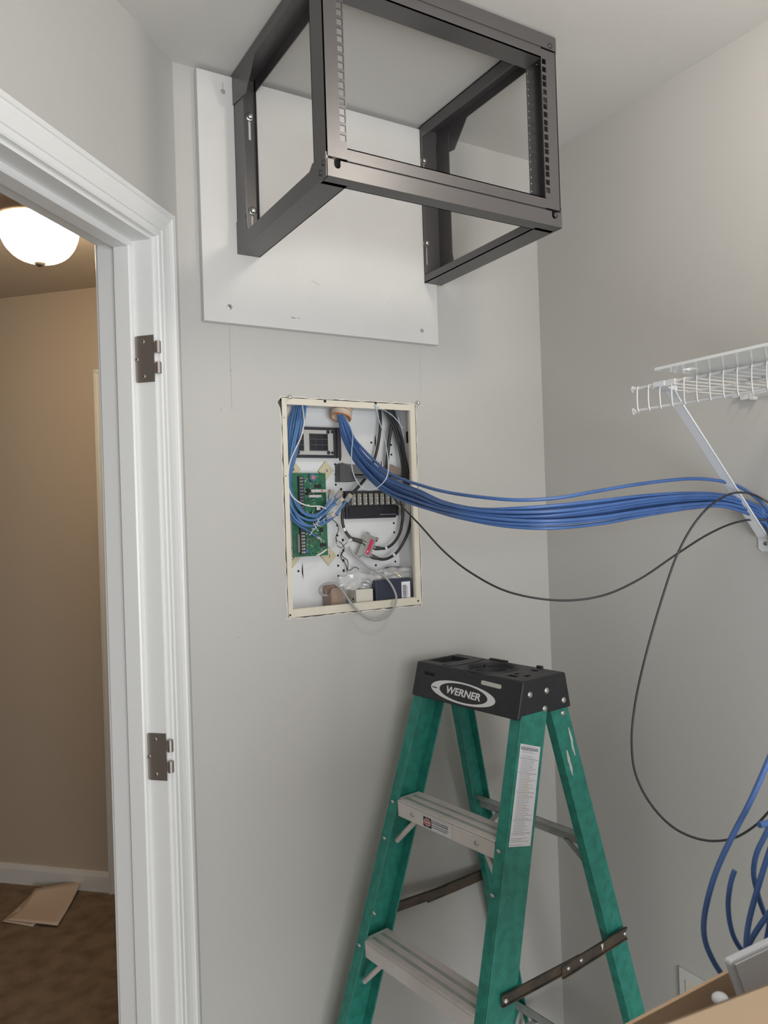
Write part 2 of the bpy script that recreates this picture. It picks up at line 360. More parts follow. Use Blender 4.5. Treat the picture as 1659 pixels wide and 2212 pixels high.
# ================================================================ HALL THINGS
LC = Vector((-.237, .911, HCH))
hl = thing('ceiling_light', LC, 'lit bowl shaped glass ceiling light with bronze finial in the hall', 'ceiling light')
mb = MB(); mb.m(NICKEL); mb.m(mat('lamp_pan_bronze', (.42, .33, .27), .4, metal=.5)); mb.lathe(LC, [(.0, 0), (.118, 0), (.134, -.012), (.136, -.045), (.126, -.062), (.124, -.078), (.116, -.084), (0, -.084)]); part('lamp_pan', mb, hl)
mb = MB(); mb.m(GLASSL); mb.lathe(LC, [(.112 * math.cos(math.radians(a)) ** .75 if a < 90 else 0, -.084 - .111 * math.sin(math.radians(a))) for a in range(0, 91, 6)], 40); part('lamp_shade', mb, hl)
mb = MB(); mb.m(NICKEL); mb.lathe(LC, [(.004, -.188), (.017, -.192), (.016, -.201), (.008, -.208), (0, -.210)], 20); part('finial', mb, hl)
# papers on the hall carpet
def sheet(mb, c00, c10, c11, c01, bow, th, n=10):
    g = []
    for j in range(n + 1):
        for i in range(n + 1):
            a, b = i / n, j / n; p = c00 * ((1 - a) * (1 - b)) + c10 * (a * (1 - b)) + c11 * (a * b) + c01 * ((1 - a) * b)
            p = p + Vector((0, 0, bow(a, b))); g.append(p)
    k = len(g); F = [(j * (n + 1) + i, j * (n + 1) + i + 1, (j + 1) * (n + 1) + i + 1, (j + 1) * (n + 1) + i) for j in range(n) for i in range(n)]
    E = [(i, i + 1) for i in range(n)] + [(i * (n + 1) + n, (i + 1) * (n + 1) + n) for i in range(n)] + [(n * (n + 1) + i + 1, n * (n + 1) + i) for i in range(n)] + [((i + 1) * (n + 1), i * (n + 1)) for i in range(n)]
    mb.add(g + [p - Vector((0, 0, th)) for p in g], F + [tuple(k + q for q in f[::-1]) for f in F] + [(a, b, k + b, k + a) for a, b in E], True)
mb = MB(); mb.m(PAPER)
sheet(mb, onZ(12, 1986, .012), onZ(124, 1999, .012), onZ(177, 1904, .028), onZ(76, 1919, .028), lambda a, b: -.014 * math.sin(math.pi * b) * (1 - .3 * a) + .006 * a * b, .0012)
sheet(mb, onZ(5, 1990, .006), onZ(70, 2001, .003), onZ(150, 1930, .004), onZ(76, 1924, .006), lambda a, b: 0, .0012)
solo('paper', mb, 'curled sheets of paper lying on the hall carpet by the baseboard', 'paper')

# ================================================================ CLOSET CEILING LAMP (just out of the picture)
CL = Vector((.38, -1.04, HC))
cl = thing('flush_light', CL, 'round white globe ceiling lamp of the closet', 'ceiling light')
mb = MB(); mb.m(TRIM); mb.lathe(CL, [(0, 0), (.07, 0), (.072, -.02), (.055, -.034), (0, -.034)]); part('lamp_pan', mb, cl)
mb = MB(); mb.m(LAMPR); mb.lathe(CL, [(.05, -.024)] + [(.075 * math.sin(math.radians(t)), -.105 + .075 * math.cos(math.radians(t))) for t in range(35, 181, 8)], 32); part('lamp_globe', mb, cl)

# ================================================================ BACKER BOARD
mb = MB(); mb.m(WHITE); mb.box((-.0505, -.018, 1.9068), (.5336, -.0005, 2.4255))
bb = solo('backer_board', mb, 'white painted plywood board screwed to the wall behind the rack', 'board', bevel=.0012)
for px, py, bright in ((496, 663, 1), (911.5, 714.5, 0), (481.5, 198, 0)):
    mb = MB(); c0 = onY(px, py, -.0181)
    if bright: screw(mb, c0, (0, -1, 0), .0058, .001)
    else: mb.m(PENCIL); mb.lathe(c0, [(.0050, .0004), (.0046, .0008), (0, .0008)], 16, (0, -1, 0))
    if px == 481.5: mb.box((c0.x - .0006, -.0184, c0.z + .003), (c0.x + .0006, -.0181, c0.z + .018))
    part('board_screw', mb, bb)
for a, b, w_ in (((672, 605), (680, 609), .0008), ((680, 609), (689, 615), .0014), ((629, 684), (638, 686), .003), ((642, 686), (648, 687), .0015), ((838, 655), (840, 656), .0012)):
    mb = MB(); mb.m(PENCIL); p, q_ = onY(*a, -.0183), onY(*b, -.0183); mb.add([p, q_, q_ + Vector((0, 0, -w_)), p + Vector((0, 0, -w_))], [(0, 1, 2, 3)]); part('scuff', mb, bb)

# ================================================================ WALL RACK
RX0, RX1, RYF, RYB, RZ0, RZ1 = .027, .545, -.432, -.0185, 2.053, 2.430
T = .002
rk = thing('wall_rack', ((RX0 + RX1) / 2, RYB, RZ0), 'open black steel equipment rack mounted high on the white board', 'rack')
def plate_holes(mb, u0, u1, a0, a1, hu, hs, hw, hh, M):
    # plate spanning u0..u1 (across) and a0..a1 (along), holes centred at u=hu, along list hs ; M(u, a, t) -> point
    def bx(ua, ub, aa, ab): mb.hexa([M(ua, aa, 0), M(ub, aa, 0), M(ub, aa, T), M(ua, aa, T), M(ua, ab, 0), M(ub, ab, 0), M(ub, ab, T), M(ua, ab, T)])
    bx(u0, hu - hw / 2, a0, a1); bx(hu + hw / 2, u1, a0, a1); prev = a0
    for h in hs: bx(hu - hw / 2, hu + hw / 2, prev, h - hh / 2); prev = h + hh / 2
    bx(hu - hw / 2, hu + hw / 2, prev, a1)
U_ = .04445; ZB = 2.1156
hz = [ZB + U_ * k + o for k in range(6) for o in (.00635, .02222, .0381)]
for side in (0, 1):
    X0 = RX0 if side == 0 else RX1; sg = 1 if side == 0 else -1
    mb = MB(); mb.m(RACKM)
    plate_holes(mb, 0, .0385, RZ0 + .034, RZ1 - .03, .0315, hz, .0104, .0106, lambda u, a, t: (X0 + sg * u, RYF + t, a))
    mb.box((X0, RYF, RZ0 + .030), (X0 + sg * T, RYF + .048, RZ1 - .028))
    plate_holes(mb, 0, .0355, RZ0 + .034, RZ1 - .03, .0315, hz, .0042, .0042, lambda u, a, t: (X0 + sg * u, RYF + .046 + t, a))
    part('mounting_post', mb, rk)
# front frame strips
mb = MB(); mb.m(RACKM); xa, xb = RX0 + .0386, RX1 - .0386
mb.box((xa, RYF, 2.3820), (xb, RYF + T, 2.4035)); mb.box((xa, RYF, 2.3820), (xb, RYF + .044, 2.384)); mb.box((xa, RYF + .042, 2.3822), (xb, RYF + .044, 2.400))
mb.box((RX0 + .001, RYF - .0022, 2.4025), (RX1 - .001, RYF - .0002, RZ1)); mb.box((RX0 + .002, RYF - .0005, RZ1 - .002), (RX1 - .002, RYF + .045, RZ1)); mb.box((xa, RYF + .030, 2.4), (xb, RYF + .032, RZ1))
part('top_rail', mb, rk)
mb = MB(); mb.m(RACKM)
mb.box((xa, RYF, 2.0855), (xb, RYF + T, 2.1067)); mb.box((xa, RYF, 2.1047), (xb, RYF + .044, 2.1067)); mb.box((xa, RYF + .003, 2.0785), (xb, RYF + .005, 2.0865))
z_ = 2.0815   # lower lip with two round notches at the corners
def lip(xs, xe): mb.box((xs, RYF - .0022, RZ0), (xe, RYF - .0002, z_))
n1, n2 = RX0 + .018, RX1 - .020
for xs, xe in ((RX0, n1 - .006), (n1 + .006, n2 - .006), (n2 + .006, RX1)): lip(xs, xe)
for nc in (n1, n2):
    pts = [(nc + .006, z_), (nc + .006, z_ - .008)] + [(nc + .006 * math.cos(math.radians(a)), z_ - .008 + .006 * math.sin(math.radians(a))) for a in range(-20, -180, -20)] + [(nc - .006, z_ - .008), (nc - .006, z_)]
    low = [(x, RZ0) for x, z in pts]
    for i in range(len(pts) - 1):
        a, b = pts[i], pts[i + 1]
        if abs(a[0] - b[0]) < 1e-6: continue
        mb.hexa([(a[0], RYF - .0022, RZ0), (b[0], RYF - .0022, RZ0), (b[0], RYF - .0002, RZ0), (a[0], RYF - .0002, RZ0), (a[0], RYF - .0022, a[1]), (b[0], RYF - .0022, b[1]), (b[0], RYF - .0002, b[1]), (a[0], RYF - .0002, a[1])])
mb.box((RX0 + .002, RYF, RZ0), (RX1 - .002, RYF + .030, RZ0 + T)); mb.box((RX0 + .04, RYF + .028, RZ0), (RX1 - .04, RYF + .030, RZ0 + .020))
mb.box((RX0 + .004, RYF + .026, RZ0 + .002), (RX1 - .004, RYF + .028, z_ + .022))
part('bottom_rail', mb, rk)
# side rails
for side in (0, 1):
    X0 = RX0 if side == 0 else RX1; sg = 1 if side == 0 else -1; d = Vector((sg * T, 0, 0))
    xin = X0 + sg * .048
    mb = MB(); mb.m(RACKM)       # bottom rail with raised ends
    mb.slab([(X0 - sg * T, RYF, RZ0), (X0 - sg * T, RYB, RZ0), (X0 - sg * T, RYB, RZ0 + .066), (X0 - sg * T, RYB - .050, RZ0 + .066), (X0 - sg * T, RYB - .058, RZ0 + .031), (X0 - sg * T, RYF + .062, RZ0 + .031), (X0 - sg * T, RYF + .050, RZ0 + .040), (X0 - sg * T, RYF, RZ0 + .040)], d)
    mb.box((X0, RYF + .02, RZ0), (xin, RYB, RZ0 + T)); mb.box((xin - sg * T, RYF + .03, RZ0), (xin, RYB, RZ0 + .018))
    part('side_rail', mb, rk)
    mb = MB(); mb.m(RACKM)       # top rail with gusset
    zt = RZ1
    mb.slab([(X0 - sg * T, RYF, zt), (X0 - sg * T, RYB, zt), (X0 - sg * T, RYB, zt - .064), (X0 - sg * T, RYB - .072, zt - .074), (X0 - sg * T, RYB - .124, zt - .021), (X0 - sg * T, RYF + .055, zt - .021), (X0 - sg * T, RYF + .048, zt - .03), (X0 - sg * T, RYF, zt - .03)], d)
    mb.box((X0, RYF + .005, zt - T), (xin, RYB, zt)); mb.box((xin - sg * T, RYF + .03, zt - .028), (xin, RYB - .002, zt))
    part('side_rail', mb, rk)
    mb = MB(); mb.m(RACKM)       # angle against the wall with keyhole slots
    za, zb_ = RZ0 + .002, RZ1 - .03
    mb.box((X0, RYB - .053, za), (X0 + sg * T, RYB, zb_))
    kx = X0 + sg * (.034 if side == 0 else .040); S = [(2.098, 2.145), (2.300, 2.345)]; zb_ = RZ1 - .003
    for a, b, c_, d_ in ((X0, kx - sg * .003, za, zb_), (kx + sg * .003, X0 + sg * .0475, za, zb_), (kx - sg * .003, kx + sg * .003, za, S[0][0]), (kx - sg * .003, kx + sg * .003, S[0][1], S[1][0]), (kx - sg * .003, kx + sg * .003, S[1][1], zb_)):
        mb.box((a, RYB - T, c_), (b, RYB, d_))
    mb.box((X0 + sg * .0475, RYB - .010, za + .02), (X0 + sg * .0460, RYB, zb_))
    rp = part('wall_angle', mb, rk)
    for a, b in S:
        mb = MB(); mb.m(ZINC); c0 = Vector((kx, RYB - T, b + .004)); mb.lathe(c0, [(.010, 0), (.010, .0012), (.007, .0014), (.0062, .002), (.0062, .006), (.005, .007), (0, .007)], 6, (0, -1, 0)); part('lag_bolt', mb, rp)
for x_, z_, nrm in ((RX0 - T, 2.066, (-1, 0, 0)), (RX0 - T, 2.078, (-1, 0, 0))):
    mb = MB(); mb.m(BLACKM); y_ = RYF + (.022 if z_ < 2.07 else .010); mb.lathe((x_, y_, z_), [(.0052, 0), (.0048, .0018), (.002, .0026), (0, .0026)], 14, nrm); part('corner_screw', mb, rk)
for z_ in (2.075, 2.410):
    mb = MB(); mb.m(BLACKM); mb.lathe((RX1 - .016, RYF - .0024, z_), [(.0052, 0), (.0048, .0018), (.002, .0026), (0, .0026)], 14, (0, -1, 0)); part('corner_screw', mb, rk)
for zz in (2.128, 2.320):
    mb = MB(); mb.m(SILV); y_ = RYF + .03
    mb.box((RX1 - .004, y_ - .003, zz - .012), (RX1 - .0022, y_ + .004, zz + .014)); mb.box((RX1 - .010, y_ - .002, zz - .012), (RX1 - .003, y_ + .003, zz - .009)); mb.cyl((RX1 - .007, y_, zz + (.018 if zz > 2.2 else -.017)), (RX1 - .002, y_, zz + (.018 if zz > 2.2 else -.017)), .004, n=8)
    part('cable_clip', mb, rk)
#END_PART1

# ================================================================ WIRING ENCLOSURE IN THE WALL
BX0, BX1, BZ0, BZ1, BY = .1265, .4695, 1.2860, 1.7560, .0905
en = thing('wiring_enclosure', ((BX0 + BX1) / 2, .045, BZ0), 'open recessed metal wiring box with cream rim cut into the grey wall', 'wiring box')
mb = MB(); mb.m(BOXW)
mb.box((BX0, BY, BZ0), (BX1, BY + .0015, BZ1))
def disc(mb, c, r, n=12, y=-1): mb.add([c + Vector((r * math.cos(2 * math.pi * i / n), 0, r * math.sin(2 * math.pi * i / n))) for i in range(n)], [tuple(range(n))])
mb.m(HOLE)
for px, py in [(723.7, 1003), (724.5, 1025), (725.3, 1047), (802, 956), (844.8, 961), (845.4, 982), (850.6, 1130), (851.6, 1150), (854, 1213), (728.3, 1112), (728.3, 1135), (728.9, 1156.6), (730, 1200), (730.6, 1222), (731.2, 1244), (644.7, 1233.6), (811.8, 1221)]:
    disc(mb, onY(px, py, BY - .0002), .0028)
for px, py in [(734.6, 948), (734.8, 970), (734.6, 992), (736.8, 1057), (740.6, 1166.6), (741.8, 1189), (742, 1210.7), (742.4, 1232.6)]:
    c0 = onY(px, py, BY - .0002); mb.add([c0 + Vector((a * .0027, 0, b * .0032)) for a, b in ((-1, -1), (1, -1), (1, 1), (-1, 1))], [(0, 1, 2, 3)])
for pl_ in ([(653.5, 1214), (654.8, 1233), (655.5, 1253), (651.9, 1236), (652, 1226)], [(811, 939), (812.4, 952), (811.6, 968), (809.4, 958), (809.6, 945)]): mb.add([onY(x, y, BY - .0002) for x, y in pl_], [tuple(range(5))])
part('back_panel', mb, en)
mb = MB(); mb.m(BOXW)
mb.box((BX0, .0005, BZ0), (BX0 + .0015, BY, BZ1)); mb.box((BX1 - .0015, .0005, BZ0), (BX1, BY, BZ1)); mb.box((BX0, .0005, BZ0), (BX1, BY, BZ0 + .0015)); mb.box((BX0, .0005, BZ1 - .0015), (BX1, BY, BZ1))
mb.m(HOLE); mb.box((BX1 - .0022, .030, 1.672), (BX1 - .0014, .040, 1.700)); mb.box((BX1 - .0022, .012, 1.62), (BX1 - .0014, .016, 1.655))
part('side_walls', mb, en)
mb = MB(); mb.m(CREAM)
for a, b in (((EX0, -.0008, IZ1), (EX1, .0010, EZ1)), ((EX0, -.0008, EZ0), (EX1, .0010, IZ0)), ((EX0, -.0008, IZ0), (IX0, .0010, IZ1)), ((IX1, -.0008, IZ0), (EX1, .0010, IZ1))): mb.box(a, b)
mb.box((IX1 - .0012, .0010, IZ0), (IX1, .010, IZ1)); mb.box((IX0, .0010, IZ0), (IX1, .010, IZ0 + .0012))
mb.m(HOLE)
for px, py, r in ((702, 866.5, .0036), (811.5, 871, .0034), (627, 1329, .0024), (903.5, 1298, .0024), (614, 902, .0012), (617.5, 1028, .0014)): disc(mb, onY(px, py, -.0010), r)
part('rim', mb, en)
for px, py in ((622, 860), (898, 872)):
    mb = MB(); mb.m(ZINC); c0 = onY(px, py, -.0008); mb.cyl(c0, c0 + Vector((0, -.012, 0)), .0018, n=8); mb.lathe(c0 + Vector((0, -.012, 0)), [(.0042, 0), (.0042, .001), (.003, .0026), (0, .003)], 14, (0, -1, 0)); part('mounting_screw', mb, en)

def YP(pts, y0, y1=None):     # list of picture points laid on depth planes y0 -> y1 (or explicit third value)
    n_ = len(pts); out = []
    for i, p in enumerate(pts):
        y = p[2] if len(p) > 2 else (y0 if y1 is None else y0 + (y1 - y0) * i / (n_ - 1))
        out.append(onY(p[0], p[1], y))
    return out
def panel(mb, x0, y0, x1, y1, ya, yb):   # box whose front face (at depth ya) spans picture x0..x1,y0..y1 at its centre, squared to the wall
    a = onY(x0, (y0 + y1) / 2, ya); b = onY(x1, (y0 + y1) / 2, ya); t_ = onY((x0 + x1) / 2, y0, ya); u_ = onY((x0 + x1) / 2, y1, ya)
    mb.box((a.x, ya, u_.z), (b.x, yb, t_.z)); return a.x, b.x, u_.z, t_.z

# telephone module
tm = thing('telephone_module', (.20, .088, 1.64), 'black framed distribution module with grey plate at top left of wall box', 'module')
mb = MB(); mb.m(BLKP); X = panel(mb, 626, 922.5, 734.5, 988.5, .076, .0895); mb.box((X[1] - .010, .070, X[2]), (X[1], .076, X[3])); part('frame', mb, tm, bevel=.0008)
mb = MB(); mb.m(mat('grey_plate', (.42, .42, .40), .5)); panel(mb, 631, 928.5, 720, 982.5, .0735, .076); fp = part('face_plate', mb, tm, bevel=.0005)
for a, b in ((641, 656.5), (668.5, 708.5)):
    mb = MB(); mb.m(BLKP2); X = panel(mb, a, 937, b, 974, .0725, .0735); mb.m(GREYP); nn = 3 if b > 700 else 1; mb.box((X[0], .0716, X[3] - .001), (X[1], .0725, X[3]))
    wc = (X[1] - X[0]) / nn; hc = (X[3] - X[2]) / 3
    for i in range(nn):
        for j in range(3):
            mb.box((X[0] + wc * i, .0716, X[2] + hc * j), (X[0] + wc * i + .0008, .0725, X[2] + hc * (j + 1))); mb.box((X[0] + wc * i, .0716, X[2] + hc * j), (X[0] + wc * (i + 1), .0725, X[2] + hc * j + .0014))
    part('socket_window', mb, fp)
for px, py, r in ((707.8, 933.6, .0042), (709.4, 978, .0042), (643.4, 977.5, .0042), (633, 931, .0036), (716.4, 933.5, .0032), (717.6, 978.3, .0032)):
    mb = MB(); mb.m(BLKP2); mb.lathe(onY(px, py, .0736), [(r, 0), (r, .0022), (r * .6, .003), (0, .003)], 14, (0, -1, 0)); part('plunger', mb, tm)

# alarm circuit board
pc = thing('circuit_board', (.19, .085, 1.44), 'green circuit board with a long terminal strip at left of wall box', 'circuit board')
PY = .072
bl = [onY(629, 1022, PY), onY(703, 1022, PY), onY(709, 1199, PY), onY(636.5, 1203, PY)]
mb = MB(); mb.m(PCB); mb.slab([(bl[0].x, PY, bl[0].z), (bl[1].x, PY, bl[0].z), (bl[1].x, PY, bl[2].z), (bl[0].x, PY, bl[2].z)], (0, .0016, 0)); part('board', mb, pc)
px0, px1, pz0, pz1 = bl[0].x, bl[1].x, bl[2].z, bl[0].z
mb = MB(); mb.m(BLKP2); sx = px0 + .0145; mb.box((sx, PY - .009, pz0 + .006), (sx + .012, PY, pz1 - .008)); part('terminal_strip', mb, pc)
strip = pc.children[-1]
mb = MB(); nt_ = 24
for i in range(nt_):
    zc = pz1 - .012 - (pz1 - pz0 - .022) * i / (nt_ - 1)
    mb.m(SILV); mb.box((sx + .0018, PY - .0105, zc - .0022), (sx + .0098, PY - .009, zc + .0022)); mb.m(HOLE); mb.box((sx + .0044, PY - .0108, zc - .0014), (sx + .0056, PY - .0105, zc + .0014))
part('terminal_screws', mb, strip, kind='stuff')
mb = MB(); mb.m(GREYPL); mb.box((sx - .006, PY - .006, pz0 + .01), (sx - .0006, PY, pz0 + .052)); part('label_strip', mb, pc)
for px, py, r, h, mt in ((672, 1032, .0088, .012, mat('capacitor_blue', (.06, .16, .25), .35)), (668, 1045, .0036, .008, SILV)):
    mb = MB(); mb.m(mt); c0 = onY(px, py, PY - .001); mb.cyl(c0, c0 + Vector((0, -h, 0)), r, n=20)
    if r > .006: mb.m(PINK); mb.cyl(c0 + Vector((0, -h, 0)), c0 + Vector((0, -h - .0005, 0)), r * .5, n=16)
    part('capacitor', mb, pc)
rp_ = random.Random(11)
for px, py, w_, h_, mt in ((686.5, 1098, .014, .012, BLKP2), (686.5, 1098, .010, .009, LABELW), (655, 1180, .012, .020, mat('relay_blue_grey', (.07, .10, .16), .4)), (697, 1177, .014, .008, BLKP2), (693, 1145, .008, .010, BLKP2), (686, 1050, .016, .008, BLKP2), (673, 1113.5, .012, .007, CREAM), (690, 1130, .010, .006, BLKP2), (660, 1191, .010, .007, mat('part_blue', (.05, .17, .40), .4)), (663, 1062, .006, .014, BLKP2)):
    mb = MB(); mb.m(mt); c0 = onY(px, py, PY); t_ = .0035 if mt != LABELW else .0040
    mb.box((c0.x - w_ / 2, PY - t_, c0.z - h_ / 2), (c0.x + w_ / 2, PY, c0.z + h_ / 2)); part('chip', mb, pc)
mb = MB()
for i in range(150):
    x = rp_.uniform(px0 + .030, px1 - .004); z = rp_.uniform(pz0 + .006, pz1 - .006); k = rp_.random()
    mb.m([SILV, GOLD, BLKP2, mat('resistor', (.30, .16, .10), .5), LABELW, mat('track_green', (.05, .26, .13), .4)][int(k * 6)])
    a, b = (rp_.uniform(.0006, .0016), rp_.uniform(.0006, .0016)) if rp_.random() < .5 else rp_.choice([(.0028, .0007), (.0007, .0028)])
    mb.box((x - a, PY - .0018, z - b), (x + a, PY, z + b))
part('small_components', mb, pc, kind='stuff')
for (a, b, c_, d_) in ((672.5, 1057, 714, 1063.5), (668, 1069, 694.5, 1074.5)):
    mb = MB(); mb.m(mat('connector_grey', (.46, .45, .44), .45)); X = panel(mb, a, b, c_, d_, PY - .016, PY - .009)
    if b < 1060: mb.m(BLKP2); mb.box((X[0] - .007, PY - .015, X[2]), (X[0], PY, X[3])); mb.m(PINK); mb.box(((X[0] + X[1]) / 2, PY - .0164, X[2] + .001), ((X[0] + X[1]) / 2 + .005, PY - .016, X[3] - .001))
    else: mb.box((X[0], PY - .009, X[2]), (X[0] + .004, PY, X[3]))
    part('ribbon_connector', mb, pc)
for px, py in ((704.6, 1016.7), (633, 1014), (710.4, 1201), (632, 1205)):
    mb = MB(); mb.m(TAPE); c0 = onY(px, py, .0845); h = .0205
    mb.slab([c0 + Vector((-h, 0, 0)), c0 + Vector((0, 0, -h * 1.1)), c0 + Vector((h, 0, 0)), c0 + Vector((0, 0, h * 1.1))], (0, .005, 0)); pd = part('mounting_pad', mb, pc)
    mb = MB(); screw(mb, c0 + Vector((0, -.0002, 0)), (0, -1, 0), .0036); part('pad_screw', mb, pd)

# amplifier shelf (dark grey wedge) and the coax amplifier on it
ab = thing('amplifier_bracket', (.38, .088, 1.56), 'dark grey plastic wedge bracket behind the blue cable bundle', 'bracket')
mb = MB(); mb.m(GREYP); pts = [(735, 1002), (741, 999.5), (753, 1006), (762, 1014), (769, 1025), (769, 1040), (735, 1040.5)]
mb.slab([onY(x, y, .062) for x, y in pts], (0, .028, 0)); part('bracket_end', mb, ab, bevel=.001)
mb = MB(); mb.m(GREYPL); A_, B_ = onY(742, 1001, .088), onY(866, 1014, .088); C_, D_ = onY(882, 1029, .050), onY(767, 1024, .050)
mb.slab([A_, B_, C_, D_], (0, 0, -.0025)); mb.m(GREYP); mb.slab([D_, C_, C_ + Vector((0, 0, -.010)), D_ + Vector((0, 0, -.010))], (0, .003, 0)); part('bracket_tray', mb, ab)
am = thing('coax_amplifier', (.41, .075, 1.575), 'small tan metal coaxial amplifier on the dark wedge bracket', 'amplifier')
mb = MB(); mb.m(mat('tan_metal', (.32, .26, .22), .45, metal=.4)); mb.slab([onY(x, y, .060) for x, y in ((838, 1004), (846, 1003), (871, 1015), (873, 1021), (858, 1027), (838, 1018))], (0, .018, 0)); part('case', mb, am, bevel=.001)
mb = MB(); mb.m(NICKEL); a = onY(826.5, 1012, .058); mb.cyl(a, a + Vector((0, 0, .017)), .0038, n=12); mb.cyl(a + Vector((0, 0, .003)), a + Vector((0, 0, .008)), .0050, n=6); part('coax_port', mb, am)

# punch-down block
tb = thing('terminal_block', (.36, .088, 1.49), 'black wiring block with rows of grey contact modules under the blue bundle', 'terminal block')
mb = MB(); mb.m(BLKP); X = panel(mb, 748, 1060, 855, 1119.5, .078, .0895); mb.box((X[0] - .004, .084, X[2] + .002), (X[0], .0895, X[3])); base = part('base', mb, tb, bevel=.0008)
mb = MB(); mb.m(BLKP2); W = X[1] - X[0]; zs = X[3] - (X[3] - X[2]) * .56
mb.box((X[0] + .004, .073, X[2] + .005), (X[1] + .004, .078, zs)); mb.m(BLKP)
for i in range(7): xx = X[0] + .010 + (W - .018) * i / 6; mb.box((xx, .0722, X[2] + .011), (xx + .0012, .073, zs - .004))
part('label_cover', mb, tb)
mb = MB(); mb.m(INKG); 
for i in range(15): xx = X[1] - .050 + i * .0032; mb.box((xx, .0724, X[2] + .0075), (xx + .0020, .0728, X[2] + .0092))
part('print', mb, tb)
for i in range(8):
    mb = MB(); xx = X[0] + .0100 + i * (W - .013) / 8; w_ = (W - .013) / 8
    mb.m(mat('olive_grey', (.22, .22, .19), .5)); mb.box((xx, .066, zs + .003), (xx + w_ * .62, .078, X[3] - .007))
    mb.m(SILV); mb.box((xx - .0010, .0665, zs + .003), (xx, .078, X[3] - .008))
    for j in range(4): z__ = zs + .006 + j * .0062; mb.m(GOLD if j % 2 else LABELW); mb.box((xx + w_ * .34, .0652, z__), (xx + w_ * .56, .066, z__ + .0022))
    part('contact_module', mb, tb)

# coax splitter
sp = thing('coax_splitter', (.38, .06, 1.42), 'chrome coax splitter with a red label hanging low in wall box', 'splitter')
SY = .058
c0 = onY(792.5, 1180, SY); up = (onY(800, 1159, SY) - onY(783, 1202, SY)).normalized(); rt = Vector((up.z, 0, -up.x)); fr = Vector((0, -1, 0))
Lp = lambda a, b, c_: c0 + rt * a + up * b + fr * c_
mb = MB(); mb.m(SILV)
mb.slab([Lp(-.011, -.026, 0), Lp(.011, -.026, 0), Lp(.011, .026, 0), Lp(-.011, .026, 0)], fr * .013)
mb.slab([Lp(-.017, -.034, 0), Lp(-.006, -.034, 0), Lp(-.006, .032, 0), Lp(-.017, .032, 0)], fr * .002)
mb.cyl(Lp(.010, .024, .006), Lp(.016, .024, .006), .0060, n=14)
body = part('body', mb, sp, bevel=.0008)
mb = MB(); mb.m(RED); mb.slab([Lp(-.004, -.020, .0131), Lp(.0055, -.020, .0131), Lp(.0055, .018, .0131), Lp(-.004, .018, .0131)], fr * .0004); mb.m(LETTER); mb.slab([Lp(-.002, -.017, .0135), Lp(.0005, -.015, .0135), Lp(.0012, -.010, .0135), Lp(-.0012, -.012, .0135)], fr * .0002); part('label_red', mb, body, label='red label')
for b_, s_ in ((.003, -1), (.004, 1), (-.018, 1)):
    mb = MB(); mb.m(SILV); mb.cyl(Lp(s_ * .011, b_, .006), Lp(s_ * .020, b_, .006), .0042, n=12); mb.cyl(Lp(s_ * .013, b_, .006), Lp(s_ * .018, b_, .006), .0055, n=6); part('coax_port', mb, body)
def inbox(x, y, k, r=.003):
    p = onY(x, y, k)
    return p if p.x < BX1 - .002 - r else onX(x, y, BX1 - .002 - r)
def coax(pts, label, boots=(), grp=None, r=.0036, name='coax_cable', m_=None, rings=()):
    P = [p if isinstance(p, Vector) else inbox(*p, r) for p in pts]
    mb = MB(); mb.m(m_ or BLACKC); mb.tube(P, r, 9, 6); o = solo(name, mb, label, 'cable', group=grp)
    for a, b, rr in boots:
        mb = MB(); mb.m(mat('boot_black', (.05, .05, .05), .5)); mb.cyl(a, b, rr, rr * .8, n=12); part('connector', mb, o)
    for c_, d_ in rings:
        c_ = onY(*c_); d_ = onY(*d_); mb = MB(); mb.m(LABELW); mb.cyl(c_, d_, r * 1.18, n=10); part('crimp_ring', mb, o)
    return o
J = [Lp(-.020, .003, .006), Lp(.020, .004, .006), Lp(.020, -.018, .006)]
coax([(819, 876, .07), (822, 905, .066), (819, 945, .064), (811, 985, .064), (796, 1022, .066), (780, 1045, .060), (761, 1066, .052), (745, 1090, .052), (739, 1113, .058), (743, 1141, .060), (752, 1156, .058), (761, 1164, .055), J[0]], 'black coax cable ending at the left port of the chrome splitter', [(J[0], onY(761, 1164, .055), .0058)], rings=[((742.6, 1140, .060), (745, 1147, .060))])
coax([J[1], (823, 1185, .052), (836, 1183, .052), (851, 1172, .054), (864, 1150, .058), (869, 1125, .062), (870, 1100, .064), (866, 1080, .068), (862, 1060, .080)], 'black coax cable curving up from the upper right port of the splitter', [(J[1], onY(822, 1184.5, .052), .0056)], rings=[((831, 1185, .052), (835, 1183.5, .052))])
coax([J[2], (814, 1206, .048), (831, 1208, .048), (852, 1198, .050), (869, 1176, .052), (881, 1150, .056), (888, 1115, .060), (889, 1075, .064), (883, 1030, .066), (874, 985, .068), (864, 940, .070), (855, 905, .072), (848, 876, .075)], 'black coax cable curving wide from the lower right port of the splitter', [(J[2], onY(814, 1206, .048), .0058)], rings=[((848, 1200, .050), (852, 1198, .050))])
G = 'black cables dropping at the right of the wall box'
coax([(848, 876, .062), (848, 905, .060), (842, 940, .062), (838, 975, .064), (836, 1005, .068), (838, 1030, .070)], 'thick black cable dropping straight down onto the tan amplifier', grp=G, r=.0046)
for k, dx in enumerate((0, 5, 11)):
    coax([(822 + dx, 876, .055), (836 + dx, 896, .052), (850 + dx, 925, .055), (860 + dx, 960, .060), (868 + dx * .6, 1000, .066), (872 + dx * .7, 1040, .070), (876 + dx * .6, 1075, .074)], ['leftmost of three thin black cables slanting down the right of the wall box', 'middle of three thin black cables slanting down the right of the wall box', 'rightmost of three thin black cables slanting down the right of the wall box'][k], grp=G, r=.0028)
